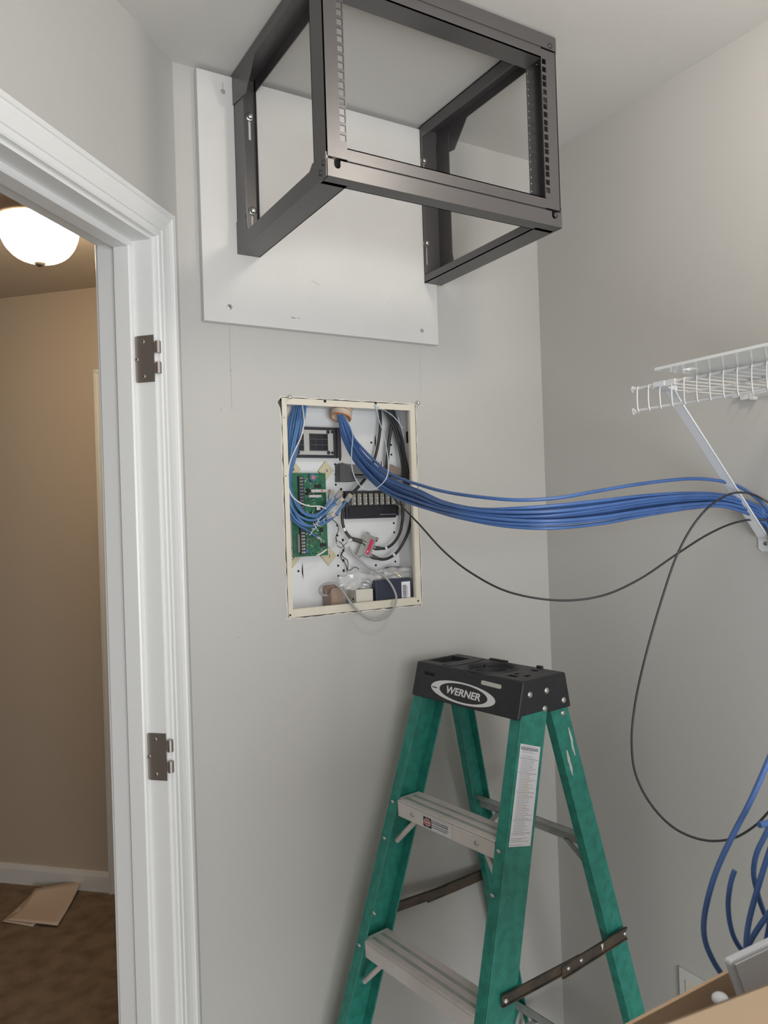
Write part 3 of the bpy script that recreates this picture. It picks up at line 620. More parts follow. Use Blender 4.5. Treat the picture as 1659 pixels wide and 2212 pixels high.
# loose coax ends behind the bundle
for k, (a, b) in enumerate((((857, 1072), (864, 1098)), ((863, 1068), (872, 1092)), ((869, 1060), (877, 1085)))):
    mb = MB(); A_, B_ = onY(*a, .070), onY(*b, .055); mb.m(NICKEL); mb.cyl(A_, B_, .0036, n=10); mb.cyl(A_.lerp(B_, .45), A_.lerp(B_, .8), .0052, n=6); mb.m(GOLD); mb.cyl(B_, B_ + (B_ - A_).normalized() * .004, .0012, n=8)
    solo('coax_connector', mb, ['leftmost loose nickel coax plug under the blue bundle', 'middle loose nickel coax plug under the blue bundle', 'rightmost loose nickel coax plug under the blue bundle'][k], 'connector', group='loose coax plugs behind the bundle')
mb = MB(); mb.m(LABELW); a = onY(873, 963, .054); mb.box((a.x - .005, .052, a.z - .003), (a.x + .005, .056, a.z + .0025)); mb.tube([a + Vector((.001, 0, 0)), a + Vector((-.003, 0, .03)), a + Vector((-.012, .004, .07))], .0011, 6, 5)
solo('cable_tie', mb, 'small white cable tie round the thin black cables', 'cable tie')

# flexible conduit stub
cdt = thing('conduit', (.287, .045, 1.754), 'ribbed cream and orange conduit stub holding the blue bundle', 'conduit')
A_, B_ = onY(741, 872, .052), onY(736, 902, .044); ax = (B_ - A_).normalized(); Ln = (B_ - A_).length
prof = [(.0225, -.004)]
for i in range(5): z__ = Ln * i / 5; prof += [(.0225, z__), (.0248, z__ + .0015), (.0248, z__ + .0038), (.0225, z__ + .0052)]
prof += [(.0235, Ln), (.0205, Ln), (.0200, 0)]
mb = MB(); mb.m(CONDU); mb.lathe(A_, prof, 32, ax); tubep = part('ribbed_tube', mb, cdt)
mb = MB(); mb.m(CONDO); mb.lathe(A_, [(.0225, Ln - .003), (.0252, Ln - .0015), (.0252, Ln + .0010), (.0212, Ln + .0012), (.0205, Ln - .002)], 32, ax)
for i in range(3): z__ = Ln * i / 5 + .0058; mb.lathe(A_, [(.0226, z__), (.0240, z__ + .0006), (.0226, z__ + .0012)], 32, ax)
part('orange_rim', mb, tubep)

# ---------------------------------------------------------------- blue bundle crossing the room
SX = [733, 740, 756, 790, 860, 905, 1000, 1120, 1175, 1300, 1400, 1540, 1590, 1640, 1660]
SD = [1.785, 1.78, 1.765, 1.72, 1.60, 1.52, 1.38, 1.32, 1.31, 1.34, 1.38, 1.46, 1.49, 1.515, 1.52]
def dep(x): return float(np.interp(x, SX, SD))
UPt = [(738, 897), (746, 910), (755, 926), (764, 946), (785, 971), (812, 998), (839, 1021), (872, 1036), (905, 1047), (960, 1062), (1040, 1074), (1120, 1080), (1200, 1076), (1300, 1059), (1400, 1043), (1500, 1034), (1560, 1040), (1600, 1053), (1625, 1069), (1650, 1090)]
MD = [(737, 897), (745, 912), (754, 930), (763, 951), (783, 978), (812, 1006), (840, 1030), (872, 1047), (905, 1060), (960, 1085), (1040, 1100), (1120, 1098), (1200, 1091), (1300, 1078), (1400, 1067), (1500, 1064), (1560, 1069), (1600, 1078), (1625, 1088), (1650, 1102)]
LO = [(731, 897), (734, 915), (739, 940), (756, 979), (778, 1012), (800, 1036), (822, 1056), (848, 1072), (880, 1085), (930, 1101), (1000, 1120), (1090, 1136), (1180, 1141), (1290, 1132), (1400, 1112), (1500, 1097), (1560, 1094), (1600, 1104), (1625, 1115), (1650, 1132)]
GB = 'blue network cables spanning from wall box to shelf bracket'
rb = random.Random(5)
def blue(pts, label, group=GB, r=.0032, m_=BLUE): 
    mb = MB(); mb.m(m_); mb.tube(pts, r, 10, 6); return solo('network_cable', mb, label, 'cable', group=group)
def tail(k): return [Vector((.866 - .004 * (k % 3), -.665 - .006 * (k % 4), 1.435 - .004 * k)), Vector((.862 - .006 * (k % 3), -.76 - .008 * (k % 4), 1.32)), Vector((.86, -.86, 1.12)), Vector((.858, -.90, .90))]
def span(path, doff, k): 
    return [atD(x, y, dep(x) + doff * (1 if 760 < x < 1620 else .35)) for x, y in path] + tail(k)
blue(span(UPt, 0, 0), 'blue network cable arching highest over the rest of the bundle')
NB = 11
for i in range(NB):
    t = i / (NB - 1); ph = rb.uniform(0, 6.28); amp = rb.uniform(.02, .09)
    path = []
    for j, (a, b) in enumerate(zip(MD, LO)):
        tt = t + amp * math.sin(ph + j * .75) * (0 if j in (0, 19) else 1); tt = min(max(tt, 0), 1)
        path.append((a[0] + (b[0] - a[0]) * tt, a[1] + (b[1] - a[1]) * tt))
    lab = 'blue network cable running inside the sagging bundle'
    if i == 0: lab = 'blue network cable second from the top of the sagging bundle'
    if i == NB - 1: lab = 'blue network cable along the bottom edge of the sagging bundle'
    blue(span(path, [0, .008, -.008, .014, -.004, .006, .018, -.010, .010, -.006, 0][i], i + 1), lab)

# ---------------------------------------------------------------- blue patch cables at left of the box with clear plugs
GP = 'blue patch cables looping down the left side of the wall box'
def plug(parent, a, b, sz=.0105):
    a, b = Vector(a), Vector(b); d = (b - a).normalized(); s = d.cross(Vector((0, 1, 0))).normalized(); f = d.cross(s)
    L_ = .021; mb = MB(); mb.m(CLEAR)
    q_ = lambda u, v_, w_: a + d * u + s * v_ + f * w_
    mb.hexa([q_(0, -sz / 2, -.0035), q_(L_, -sz / 2, -.0035), q_(L_, sz / 2, -.0035), q_(0, sz / 2, -.0035), q_(0, -sz / 2, .0035), q_(L_, -sz / 2, .0035), q_(L_, sz / 2, .0035), q_(0, sz / 2, .0035)])
    p_ = part('plug', mb, parent, bevel=.0006, label='clear plastic plug')
    mb = MB(); mb.m(GOLD)
    for k in range(8):
        v_ = -sz / 2 + sz * (k + .7) / 8.8
        for sg in (-1, 1): mb.hexa([q_(L_ * .62, v_, sg * .0035), q_(L_ * .96, v_, sg * .0035), q_(L_ * .96, v_ + .0006, sg * .0035), q_(L_ * .62, v_ + .0006, sg * .0035), q_(L_ * .62, v_, sg * .0039), q_(L_ * .96, v_, sg * .0039), q_(L_ * .96, v_ + .0006, sg * .0039), q_(L_ * .62, v_ + .0006, sg * .0039)])
    part('contacts', mb, p_)
patch = [
 ([(647, 874, .060), (641, 915, .050), (631, 965, .040), (625, 1010, .032), (624, 1060, .030), (630, 1095, .030), (650, 1117, .034), (678, 1124, .036), (702, 1110, .034), (716, 1094, .030)], (726, 1088, .028), (741, 1076, .024), 'blue patch cable whose clear plug with gold contacts points up right over the board'),
 ([(643, 874, .066), (634, 920, .058), (627, 965, .048), (623, 1010, .040), (623, 1062, .036), (626, 1100, .034), (640, 1124, .036), (668, 1137, .038), (705, 1128, .036), (732, 1104, .032)], (747, 1083, .030), (757, 1069, .026), 'blue patch cable whose clear plug reaches the black terminal block'),
 ([(651, 874, .055), (646, 910, .048), (636, 962, .044), (627, 1012, .038), (626, 1058, .036), (630, 1090, .034), (645, 1120, .036), (670, 1136, .036), (692, 1128, .034)], (705, 1118, .032), (724, 1109, .028), 'blue patch cable whose clear plug lies over the right edge of the board'),
 ([(637, 874, .070), (629, 912, .064), (624, 960, .056), (622, 1015, .050), (626, 1056, .044), (642, 1085, .046), (658, 1108, .048), (684, 1112, .046), (704, 1094, .044), (712, 1081, .042)], (713, 1078, .042), (716, 1063, .042), 'blue patch cable with a stubby grey plug above the centre of the board'),
 ([(655, 874, .062), (652, 905, .052), (645, 950, .050), (632, 1000, .044), (627, 1050, .042), (634, 1078, .040), (655, 1108, .042), (688, 1116, .042), (712, 1096, .040), (724, 1080, .038)], (726, 1077, .038), (735, 1064, .038), 'blue patch cable whose grey plug rests beside the tallest connector'),
]
for pts, a, b, lab in patch:
    o = blue([onY(*p) for p in pts] + [onY(*a)], lab, GP, .0030, BLUED); plug(o, onY(*a), onY(*b))
o = blue([onY(*p) for p in [(640, 874, .074), (626, 905, .070), (621, 945, .066), (620, 990, .060), (622, 1060, .050), (625, 1112, .046), (645, 1134, .048), (668, 1148, .052), (684, 1160, .056)]], 'blue patch cable cut short with bare wires over the lower board', GP, .0030, BLUED)
mb = MB(); mb.m(LABELW)
for a, b in (((684, 1160), (692, 1166)), ((684, 1160), (695, 1172)), ((683, 1161), (700, 1170))): mb.tube([onY(*a, .056), onY((a[0] + b[0]) / 2 + 1, (a[1] + b[1]) / 2 - 2, .054), onY(*b, .058)], .0006, 5, 4)
part('bare_wires', mb, o)
blue([onY(*p) for p in [(660, 874, .060), (658, 892, .058), (655, 915, .060), (650, 935, .064), (644, 960, .060), (637, 990, .052), (628, 1025, .050), (626, 1075, .050), (640, 1108, .052), (662, 1122, .054), (700, 1122, .054)]], 'blue patch cable nearest the middle at the top of the left group', GP, .0030, BLUED)
mb = MB()
for i in range(16):
    x = 670 + rb.uniform(0, 22) + (i % 3) * 4; y = 1148 - (x - 670) * 1.0 + rb.uniform(-8, 8); a = onY(x, y, .030); d_ = Vector((rb.uniform(-1, 1), -.3, rb.uniform(-1, 1))).normalized() * .0045
    mb.m([LABELW, GOLD, LETTER][i % 3]); mb.tube([a - d_, a + Vector((0, -.001, .0005)), a + d_], .0009, 5, 3)
solo('wire_ends', mb, 'cluster of tiny white and tan stripped wire ends on the blue cables', 'wire ends', kind='stuff')
def wire(pts, label, m_, r, name='wire', group=None):
    mb = MB(); mb.m(m_); mb.tube([onY(*p) for p in pts], r, 7, 6); return solo(name, mb, label, 'wire', group=group)
wire([(653, 874, .050), (656, 898, .046), (657, 912, .044), (650, 944, .040), (637, 972, .034), (626, 1000, .028), (622, 1030, .026), (623, 1052, .026), (631, 1072, .028), (648, 1086, .030), (668, 1093, .034), (692, 1094, .038), (706, 1100, .042)], 'white cable curving through the blue patch cables at left of the box', WHITEC, .0017, 'white_cable')
wire([(812, 878, -.004), (818, 905, -.02), (829, 938, -.07), (836, 975, -.13), (839, 1010, -.175), (834, 1034, -.19), (817, 1052, -.17), (796, 1059, -.145), (776, 1047, -.12), (764, 1025, -.10), (759.5, 1000, -.08), (760, 970, -.055), (762, 945, -.025), (758, 925, .005), (750, 908, .020)], 'thin white and blue twisted wire hanging in a loop before the bundle', mat('pale_blue_wire', (.50, .60, .68), .4), .0011, 'twisted_wire')
wire([(811, 877, -.003), (822, 882, .0), (840, 892, .012), (855, 905, .022), (870, 925, .030)], 'short pale wire tail running right from the rim hole', mat('pale_blue_wire', (.5, .6, .68), .4), .0011, 'twisted_wire')
wire([(812, 872, .004), (811, 877, -.004), (814, 881, -.002)], 'pale wire knotted through the hole in the cream rim', mat('pale_wire', (.45, .5, .55), .4), .0022, 'wire_knot')
GW = 'thin wires tangled in the middle of the wall box'
for pts, lab, m_, r in (
 ([(704, 1116, .060), (718, 1122, .058), (729, 1134, .058), (731, 1146, .06), (726, 1158, .064), (727, 1167, .066), (737, 1173, .066), (743, 1181, .066), (743, 1190, .068)], 'black wire snaking right of the board from the plug down', BLACKC, .0010),
 ([(726, 1160, .070), (728, 1178, .070), (736, 1183, .068), (743, 1178, .066), (748, 1173, .064), (752, 1170, .062)], 'black wire curling under the white wire cap', BLACKC, .0008),
 ([(743, 1190, .070), (738, 1198, .070), (741, 1203, .070), (750, 1210, .072), (752, 1220, .072), (751, 1230, .072), (756, 1232, .070), (764, 1226, .068), (771, 1226, .066), (775, 1230, .066)], 'black wire with a kinked end pointing right above the clear bag', BLACKC, .0010),
 ([(744, 1188, .072), (737, 1196, .074), (738, 1208, .076), (745, 1216, .076), (749, 1226, .076), (749.5, 1236, .076)], 'black wire dropping straight behind the clear bag', BLACKC, .0010),
 ([(719, 1112, .050), (732, 1128, .052), (739, 1146, .056), (737, 1162, .060), (729, 1172, .062), (724, 1183, .062), (714, 1187, .064), (704, 1187, .064)], 'white wire arching from the plug down to the board corner', WHITEC, .0009)):
    wire(pts, lab, m_, r, group=GW)
wire([(684, 1200, .050), (694, 1195, .052), (704, 1188, .056)], 'short white sleeve lying across the lower right corner of the board', WHITEC, .0022, 'wire_sleeve')
mb = MB(); mb.m(mat('wire_nut_white', (.62, .63, .60), .45)); a, b = onY(749, 1171, .052), onY(760, 1165, .050); mb.lathe(a, [(0, 0), (.0030, .0005), (.0036, .006), (.0044, .012), (.0030, .014), (0, .014)], 10, b - a); solo('wire_nut', mb, 'translucent white wire cap left of the splitter', 'wire cap')
# grey sheathed cable looping out of the box
gc = [(753, 1181, .060), (761, 1194, .056), (777, 1210, .048), (796, 1226, .036), (813, 1235, .022), (833, 1248, .008), (848, 1268, -.008), (856, 1290, -.020), (852, 1311, -.028), (839, 1330, -.032), (818, 1339, -.034), (799, 1337, -.032), (777, 1323, -.026), (759, 1304, -.016), (746, 1285, -.004), (733, 1268, .006), (720, 1260, .014), (704, 1261, .022), (692, 1269, .028), (691, 1279, .030), (697, 1285, .032), (706, 1286, .034)]
mb = MB(); mb.m(GREYC); mb.tube([onY(*p) for p in gc], .0026, 9, 6); o = solo('grey_cable', mb, 'grey cable looping out over the bottom rim of the wall box', 'cable')
mb = MB(); mb.m(BLACKC); mb.tube([onY(*p) for p in [(706, 1286, .034), (711, 1279, .034), (718, 1270, .032), (730, 1268, .030)]], .0008, 6, 5); part('inner_wire', mb, o)
mb = MB(); mb.m(PINK); mb.tube([onY(*p) for p in [(706, 1286, .034), (705, 1279, .036), (703, 1272, .036), (708, 1269, .034), (718, 1268, .032)]], .0008, 6, 5); part('inner_wire', mb, o)
# boxes on the enclosure floor
FZ = BZ0 + .0016
def fbox(name, x0, x1, ytop, ya, yb, label, cat, m_):
    a = onY(x0, ytop, ya); b = onY(x1, ytop, ya); t_ = onY((x0 + x1) / 2, ytop, ya).z
    o = thing(name, ((a.x + b.x) / 2, (ya + yb) / 2, FZ), label, cat); mb = MB(); mb.m(m_); mb.box((a.x, ya, FZ), (b.x, yb, t_)); part('case', mb, o, bevel=.0008)
    return o, a.x, b.x, t_
o, a, b, t_ = fbox('transformer', 715, 742, 1266, .040, .082, 'brown boxed transformer leftmost on the floor of the wall box', 'transformer', BROWNB)
mb = MB(); mb.m(mat('brown_light', (.42, .31, .25), .7)); mb.box((b + .0002, .046, FZ), (b + .005, .078, t_ - .004)); part('end_flange', mb, o)
o, a, b, t_ = fbox('transformer', 769, 805.5, 1273, .018, .058, 'cream plastic transformer box in the middle of the wall box floor', 'transformer', mat('ivory_plastic', (.60, .57, .50), .45))
mb = MB(); mb.m(HOLE); mb.box((a - .0004, .030, FZ + .014), (a, .036, FZ + .019)); mb.box((a + .014, .030, t_), (a + .018, .036, t_ + .0004)); part('slot', mb, o)
o, a, b, t_ = fbox('battery', 811, 888, 1251, .014, .080, 'dark navy backup battery with a barcode label at right of wall box floor', 'battery', mat('navy_case', (.025, .030, .055), .45))
mb = MB(); mb.m(LABELW); la, lb = onY(867.5, 1275, .0139).x, onY(886, 1275, .0139).x; mb.box((la, .0134, FZ + .001), (lb, .0139, onY(877, 1256, .0139).z)); lab = part('barcode_label', mb, o, label='white barcode label')
mb = MB(); mb.m(INK); z__ = FZ + .011
while z__ < FZ + .042: h = rb.choice([.0005, .0009, .0014]); mb.box((la + .003, .0130, z__), (la + .0135, .0134, z__ + h)); z__ += h + rb.choice([.0006, .001])
for k in range(7): mb.box((la + .0155, .0130, FZ + .014 + k * .0035), (la + .0165, .0134, FZ + .0162 + k * .0035))
part('bars', mb, lab)
# crumpled clear bags
def bag(name, x0, x1, y0, y1, ya, yb, seed, label):
    r_ = random.Random(seed); nx, nz = 16, 9; V_ = []; A0, A1 = onY(x0, y1, ya), onY(x1, y0, ya)
    from mathutils import noise as nz_
    for j in range(nz + 1):
        for i in range(nx + 1):
            u, v_ = i / nx, j / nz; x = A0.x + (A1.x - A0.x) * u; z = A0.z + (A1.z - A0.z) * v_
            k = nz_.noise(Vector((u * 4 + seed, v_ * 3, seed))); k2 = nz_.noise(Vector((u * 11, v_ * 8, seed + 3)))
            V_.append(Vector((x + k2 * .003, ya + .010 + k * .012 + k2 * .005, z + k * .004 - (.010 * abs(u - .5) * 2 if j == nz else 0))))
    F = [(j * (nx + 1) + i, j * (nx + 1) + i + 1, (j + 1) * (nx + 1) + i + 1, (j + 1) * (nx + 1) + i) for j in range(nz) for i in range(nx)]
    mb = MB(); mb.m(BAG); mb.add(V_, F, True); return solo(name, mb, label, 'plastic bag')
bag('plastic_bag', 738, 812, 1234, 1276, .020, .05, 3, 'crumpled clear plastic bag over the cream transformer')
bag('plastic_bag', 806, 895, 1222, 1256, .022, .05, 8, 'crumpled clear plastic bag of small fittings on the dark battery')
mb = MB(); mb.m(mat('bag_contents', (.14, .14, .14), .6)); A_ = onY(846, 1228, .05); mb.box((A_.x - .010, .045, A_.z - .010), (A_.x + .022, .060, A_.z + .004)); mb.m(GOLD); mb.cyl(onY(852, 1236, .04), onY(866, 1246, .034), .004, n=8); mb.m(SILV); mb.ball(onY(827, 1237, .03), .0028)
solo('small_fittings', mb, 'small dark and brass fittings inside the right clear bag', 'fittings', kind='stuff')

# ================================================================ LONG THIN BLACK CABLE
bk = [onY(803, 1022, .075), onY(822, 1045, .060), onY(845, 1070, .040), atD(872, 1098, 1.72), atD(905, 1132, 1.66), atD(960, 1192, 1.58), atD(1020, 1239, 1.51), atD(1100, 1279, 1.46), atD(1210, 1297, 1.44), atD(1300, 1287, 1.44), atD(1380, 1252, 1.45), atD(1462, 1197, 1.46), atD(1530, 1154, 1.48), atD(1585, 1130, 1.50), atD(1632, 1122, 1.51), atD(1690, 1124, 1.50), atD(1715, 1112, 1.49), atD(1700, 1096, 1.49), atD(1664, 1087, 1.50), atD(1632, 1070, 1.50), atD(1600, 1064, 1.46), atD(1570, 1070, 1.42), atD(1530, 1096, 1.40), atD(1495, 1138, 1.40), atD(1462, 1200, 1.40), atD(1430, 1293, 1.40), atD(1395, 1415, 1.40), atD(1372, 1520, 1.40), atD(1364.5, 1600, 1.39), atD(1373, 1672, 1.38), atD(1408, 1740, 1.36), atD(1460, 1791, 1.34), atD(1522, 1815, 1.32), atD(1580, 1812, 1.30), atD(1628, 1786, 1.28), atD(1662, 1752, 1.26), atD(1720, 1690, 1.24)]
bk = [Vector((min(p.x, .874), p.y, p.z)) for p in bk]
mb = MB(); mb.m(BLACKC); mb.tube(bk, .0020, 8, 7); solo('black_cable', mb, 'thin black cable looping from wall box across the corner and back', 'cable')
mb = MB(); mb.m(BLACKC); mb.tube([onY(813, 1031, .082), onY(820, 1039, .070), onY(828, 1049, .060), onY(836, 1056, .055)], .0018, 7, 5); solo('black_cable', mb, 'short thin black cable slanting under the wedge bracket', 'cable')

# ================================================================ WIRE SHELF, PANEL, BRACKET
SHX, SHZ = .587, 1.7145          # front rod
ws = thing('wire_shelf', (XR - .15, -1.5, SHZ), 'white vinyl coated wire shelf fixed to the right wall', 'wire shelf')
Y0, Y1 = -.560, -2.55
for z__, xx in ((SHZ, SHX), (SHZ - .0405, SHX)):
    mb = MB(); mb.m(WIREW); mb.cyl((xx, Y0, z__), (xx, Y1, z__), .0030, n=12); part('front_rail', mb, ws)
    mb = MB(); mb.m(WIREW); mb.ball((xx, Y0 + .001, z__), .0044, 1.5, 12); mb.cyl((xx, Y0 - .006, z__), (xx, Y0, z__), .0042, n=10); part('end_cap', mb, ws)
mb = MB(); mb.m(WIREW); y = Y0 - .012
while y > Y1:
    mb.tube([(XR - .006, y, SHZ + .0028), (SHX + .01, y, SHZ + .0030), (SHX - .0022, y, SHZ + .0022), (SHX - .0036, y, SHZ - .004), (SHX - .0036, y, SHZ - .038), (SHX - .001, y, SHZ - .0437)], .0013, 6, 2); y -= .0254
part('deck_wires', mb, ws)
for xx in (.725, XR - .008):
    mb = MB(); mb.m(WIREW); mb.cyl((xx, Y0 - .008, SHZ - .0002), (xx, Y1, SHZ - .0002), .0026, n=10); part('cross_rail', mb, ws)
mb = MB(); mb.m(WIREW); mb.box((SHX - .0045, -.655, SHZ - .006), (SHX + .006, -.625, SHZ + .0045)); part('rail_clip', mb, ws)
for yy, k in ((-.605, 0),):
    mb = MB(); mb.m(WIREW); c0 = onX(1616, 857, XR); mb.box((XR - .012, c0.y - .014, c0.z - .006), (XR, c0.y + .010, c0.z + .002)); mb.cyl((XR, c0.y - .016, c0.z - .005), (XR - .014, c0.y - .016, c0.z - .005), .0045, n=12); part('wall_clip', mb, ws)
# bracket
YB = -.622
bt = thing('shelf_bracket', (XR, YB, 1.42), 'white diagonal support bracket running from shelf front to right wall', 'bracket')
mb = MB(); mb.m(mat('bracket_white', (.66, .69, .73), .4))
S0, S1 = Vector((SHX + .020, YB, SHZ - .008)), Vector((XR - .006, YB, 1.428)); d = (S1 - S0).normalized(); nn = Vector((d.z, 0, -d.x))
L_ = (S1 - S0).length
ctr = [S0, S0 + d * .03, S0.lerp(S1, .5), S1]
prof = [(-.0, .013), (.03, .0100), (.10, .0105), (L_ * .9, .0110), (L_, .0115)]
rows = []
for s_, hw in prof:
    c_ = S0 + d * s_
    rows.append([c_ + Vector((0, -hw, 0)) + nn * .0015, c_ + Vector((0, hw, 0)) + nn * .0015, c_ + Vector((0, hw, 0)) - nn * .0015, c_ + Vector((0, -hw, 0)) - nn * .0015])
mb.add([p for r_ in rows for p in r_], [(i * 4 + k, i * 4 + (k + 1) % 4, i * 4 + 4 + (k + 1) % 4, i * 4 + 4 + k) for i in range(len(rows) - 1) for k in range(4)] + [(0, 1, 2, 3), tuple(range(len(rows) * 4 - 4, len(rows) * 4))])
for sgn in (-1, 1):
    yb_ = YB + sgn * .0098; mb.slab([Vector((S0.x, yb_, S0.z)) + nn * .0015, Vector((S1.x, yb_, S1.z)) + nn * .0015, Vector((S1.x, yb_, S1.z)) - nn * .0025, Vector((S0.x, yb_, S0.z)) - nn * .0025], (0, .0008, 0))
mb.slab([(SHX - .006, YB - .012, SHZ + .0045), (SHX + .028, YB - .012, SHZ - .002), (SHX + .030, YB - .012, SHZ - .012), (SHX + .012, YB - .012, SHZ - .010), (SHX - .006, YB - .012, SHZ - .004)], (0, .024, 0))
part('strut', mb, bt)
mb = MB(); mb.m(MATS['bracket_white']); mb.slab([(XR - .0028, YB + .013, 1.436), (XR - .0028, YB - .017, 1.436), (XR - .0028, YB - .017, 1.402), (XR - .0028, YB - .013, 1.3995), (XR - .0028, YB + .006, 1.3995), (XR - .0028, YB + .013, 1.405)], (.0026, 0, 0)); ft_ = part('foot_plate', mb, bt)
mb = MB(); screw(mb, (XR - .003, YB - .003, 1.415), (-1, 0, 0), .0042, .002, head=NICKEL); part('foot_screw', mb, ft_)
# white laminate panel resting on the shelf
mb = MB(); mb.m(mat('laminate', (.70, .72, .72), .22, coat=.4)); PZ = SHZ + .0052
yE = -.690
hx, hy = .535, -.725
mb.box((.489, -2.3, PZ), (XR - .004, hy - .010, PZ + .0045)); mb.box((.489, hy + .010, PZ), (XR - .004, yE, PZ + .0045)); mb.box((.489, hy - .010, PZ), (hx - .010, hy + .010, PZ + .0045)); mb.box((hx + .010, hy - .010, PZ), (XR - .004, hy + .010, PZ + .0045))
solo('laminate_board', mb, 'thin white laminate board lying on the wire shelf and overhanging it', 'board')

# ================================================================ WALL OUTLET PLATE
ol = thing('outlet_plate', (XR, -.415, .40), 'white wall plate low on the right wall left of the carton', 'wall plate')
mb = MB(); mb.m(mat('plate_white', (.60, .60, .57), .4)); c0 = onX(1467, 2088, XR - .004); mb.box((XR - .006, c0.y - .072, c0.z - .116), (XR - .0005, c0.y, c0.z)); pl2 = part('plate', mb, ol, bevel=.001)
mb = MB(); mb.m(CREAM); mb.box((XR - .008, c0.y - .053, c0.z - .100), (XR - .006, c0.y - .019, c0.z - .020)); part('insert', mb, pl2)

# ================================================================ CARTON WITH WHITE DEVICE, HANGING BLUE CABLES
CX0, CX1, CY0, CY1, CZ, CB = -.20, .36, -1.300, -1.000, .981, .70
def on_far(x, y): return onY(x, y, CY1)
ct = thing('carton', ((CX0 + CX1) / 2, (CY0 + CY1) / 2, CB), 'open brown cardboard carton in the lower right foreground', 'carton')
mb = MB(); mb.m(CARD); th = .004
mb.m(CARD_LIT); mb.box((CX0, CY1 - th, CB), (CX1, CY1, CZ)); mb.m(CARD); mb.box((CX0, CY0, CB), (CX1, CY0 + th, CZ)); mb.box((CX0, CY0, CB), (CX0 + th, CY1, CZ)); mb.box((CX1 - th, CY0, CB), (CX1, CY1, CZ)); mb.box((CX0, CY0, CB), (CX1, CY1, CB + th))
part('carton_body', mb, ct)
fa, fb = onY(1430, 2212, -1.205), onY(1659, 2125, -1.205); sl = (fb.z - fa.z) / (fb.x - fa.x)
zl = lambda x: fa.z + sl * (x - fa.x)
mb = MB(); mb.m(CARD); mb.slab([(CX0, CY0, CZ), (CX1, CY0, CZ), (CX1, -1.205, zl(CX1)), (CX0, -1.205, zl(CX0))], (0, -.004, .002)); part('flap', mb, ct)
stl = thing('stool', ((CX0 + CX1) / 2, (CY0 + CY1) / 2, 0), 'plain stool under the cardboard carton', 'stool')
mb = MB(); mb.m(BLKP); mb.box((CX0 + .04, CY0 + .01, CB - .022), (CX1 - .04, CY1 - .01, CB - .0005)); part('seat', mb, stl, bevel=.004)
for lx in (CX0 + .06, CX1 - .06):
    for ly in (CY0 + .03, CY1 - .03): mb = MB(); mb.m(BLKP); mb.cyl((lx, ly, 0), (lx, ly, CB - .022), .011, n=10); part('leg', mb, stl)
g1, g2 = onY(1612, 2212, -1.24), onY(1659, 2190, -1.24)
A_, B_ = onY(1425, 2212, -1.000), onY(1659, 2046, -1.000)
# white device lying in the carton
dv = thing('white_device', (.12, -1.06, .93), 'glossy white plastic device with rounded corner sticking out of the carton', 'electronic device')
DY = -1.045
P1, P2, P3 = onY(1577, 2078, DY), onY(1750, 1995, DY), onY(1606, 2160, DY)
ex = (P2 - P1).normalized(); ez = (P1 - P3).normalized(); 
r_ = .007; c_ = P1 + ex * r_ - ez * r_
arc = [c_ - ex * r_ * math.cos(math.radians(a)) + ez * r_ * math.sin(math.radians(a)) for a in range(0, 91, 15)]
outl = arc + [P1 + ex * .16, P1 + ex * .16 - ez * .20, P1 - ez * .20]
mb = MB(); mb.m(PLASW); mb.slab(outl, (0, .009, 0)); part('case', mb, dv, bevel=.0022)
inn = [P1 + ex * .0050 - ez * .0050, P1 + ex * .155 - ez * .0050, P1 + ex * .155 - ez * .19, P1 + ex * .0050 - ez * .19]
mb = MB(); mb.m(mat('device_face', (.82, .80, .79), .22, coat=.3)); mb.slab([p + Vector((0, -.0003, 0)) for p in inn], (0, -.0010, 0)); part('screen', mb, dv)
mb = MB(); mb.m(PLASW); c0 = onY(1556, 2158, -1.07); mb.ball(c0, .008, .7, 16); mb.cyl(c0, c0 + Vector((.03, -.02, -.05)), .007, n=12); solo('white_plug', mb, 'small rounded white plug end poking up inside the carton', 'plug')
GH = 'blue network cables hanging into the carton at lower right'
def hang(pts, label, d0, d1, r=.0033):
    n_ = len(pts); blue([atD(x, y, d0 + (d1 - d0) * i / (n_ - 1)) for i, (x, y) in enumerate(pts)], label, GH, r)
hang([(1720, 1500), (1690, 1570), (1659, 1645), (1620, 1733), (1585, 1800), (1548, 1880), (1527, 1950), (1520, 2000), (1524, 2035), (1538, 2070), (1556, 2100), (1600, 2160)], 'leftmost long blue cable sweeping down from the right edge into the carton', .90, .93)
hang([(1587, 1880), (1579, 1905), (1573, 1950), (1577, 1995), (1588, 2030), (1606, 2056), (1640, 2090)], 'blue cable with a cut free end standing up above the carton', .95, .95, .0031)
hang([(1720, 1640), (1680, 1740), (1655, 1800), (1634, 1845), (1628, 1885), (1634, 1920), (1650, 1970), (1670, 2010), (1700, 2060)], 'dark blue cable bowing left between the cut cable and the picture edge', .97, .97)
hang([(1730, 1650), (1700, 1730), (1672, 1810), (1655, 1860), (1635, 1925), (1618, 1990), (1612, 2040), (1616, 2090)], 'blue cable crossing the bowed cable and dropping steeply into the carton', .92, .92)
hang([(1740, 1850), (1700, 1920), (1659, 1975), (1640, 2002), (1620, 2035), (1606, 2075), (1600, 2120)], 'blue cable rising to the right from the same spot in the carton', .93, .93)
hang([(1720, 1700), (1690, 1745), (1665, 1775), (1640, 1782)], 'stubby blue cable end poking out from the right picture edge', .88, .86, .0036)
hang([(1700, 1840), (1680, 1900), (1668, 1960), (1660, 2010), (1650, 2060), (1640, 2110)], 'blue cable closest to the picture edge above the white device', .94, .94)

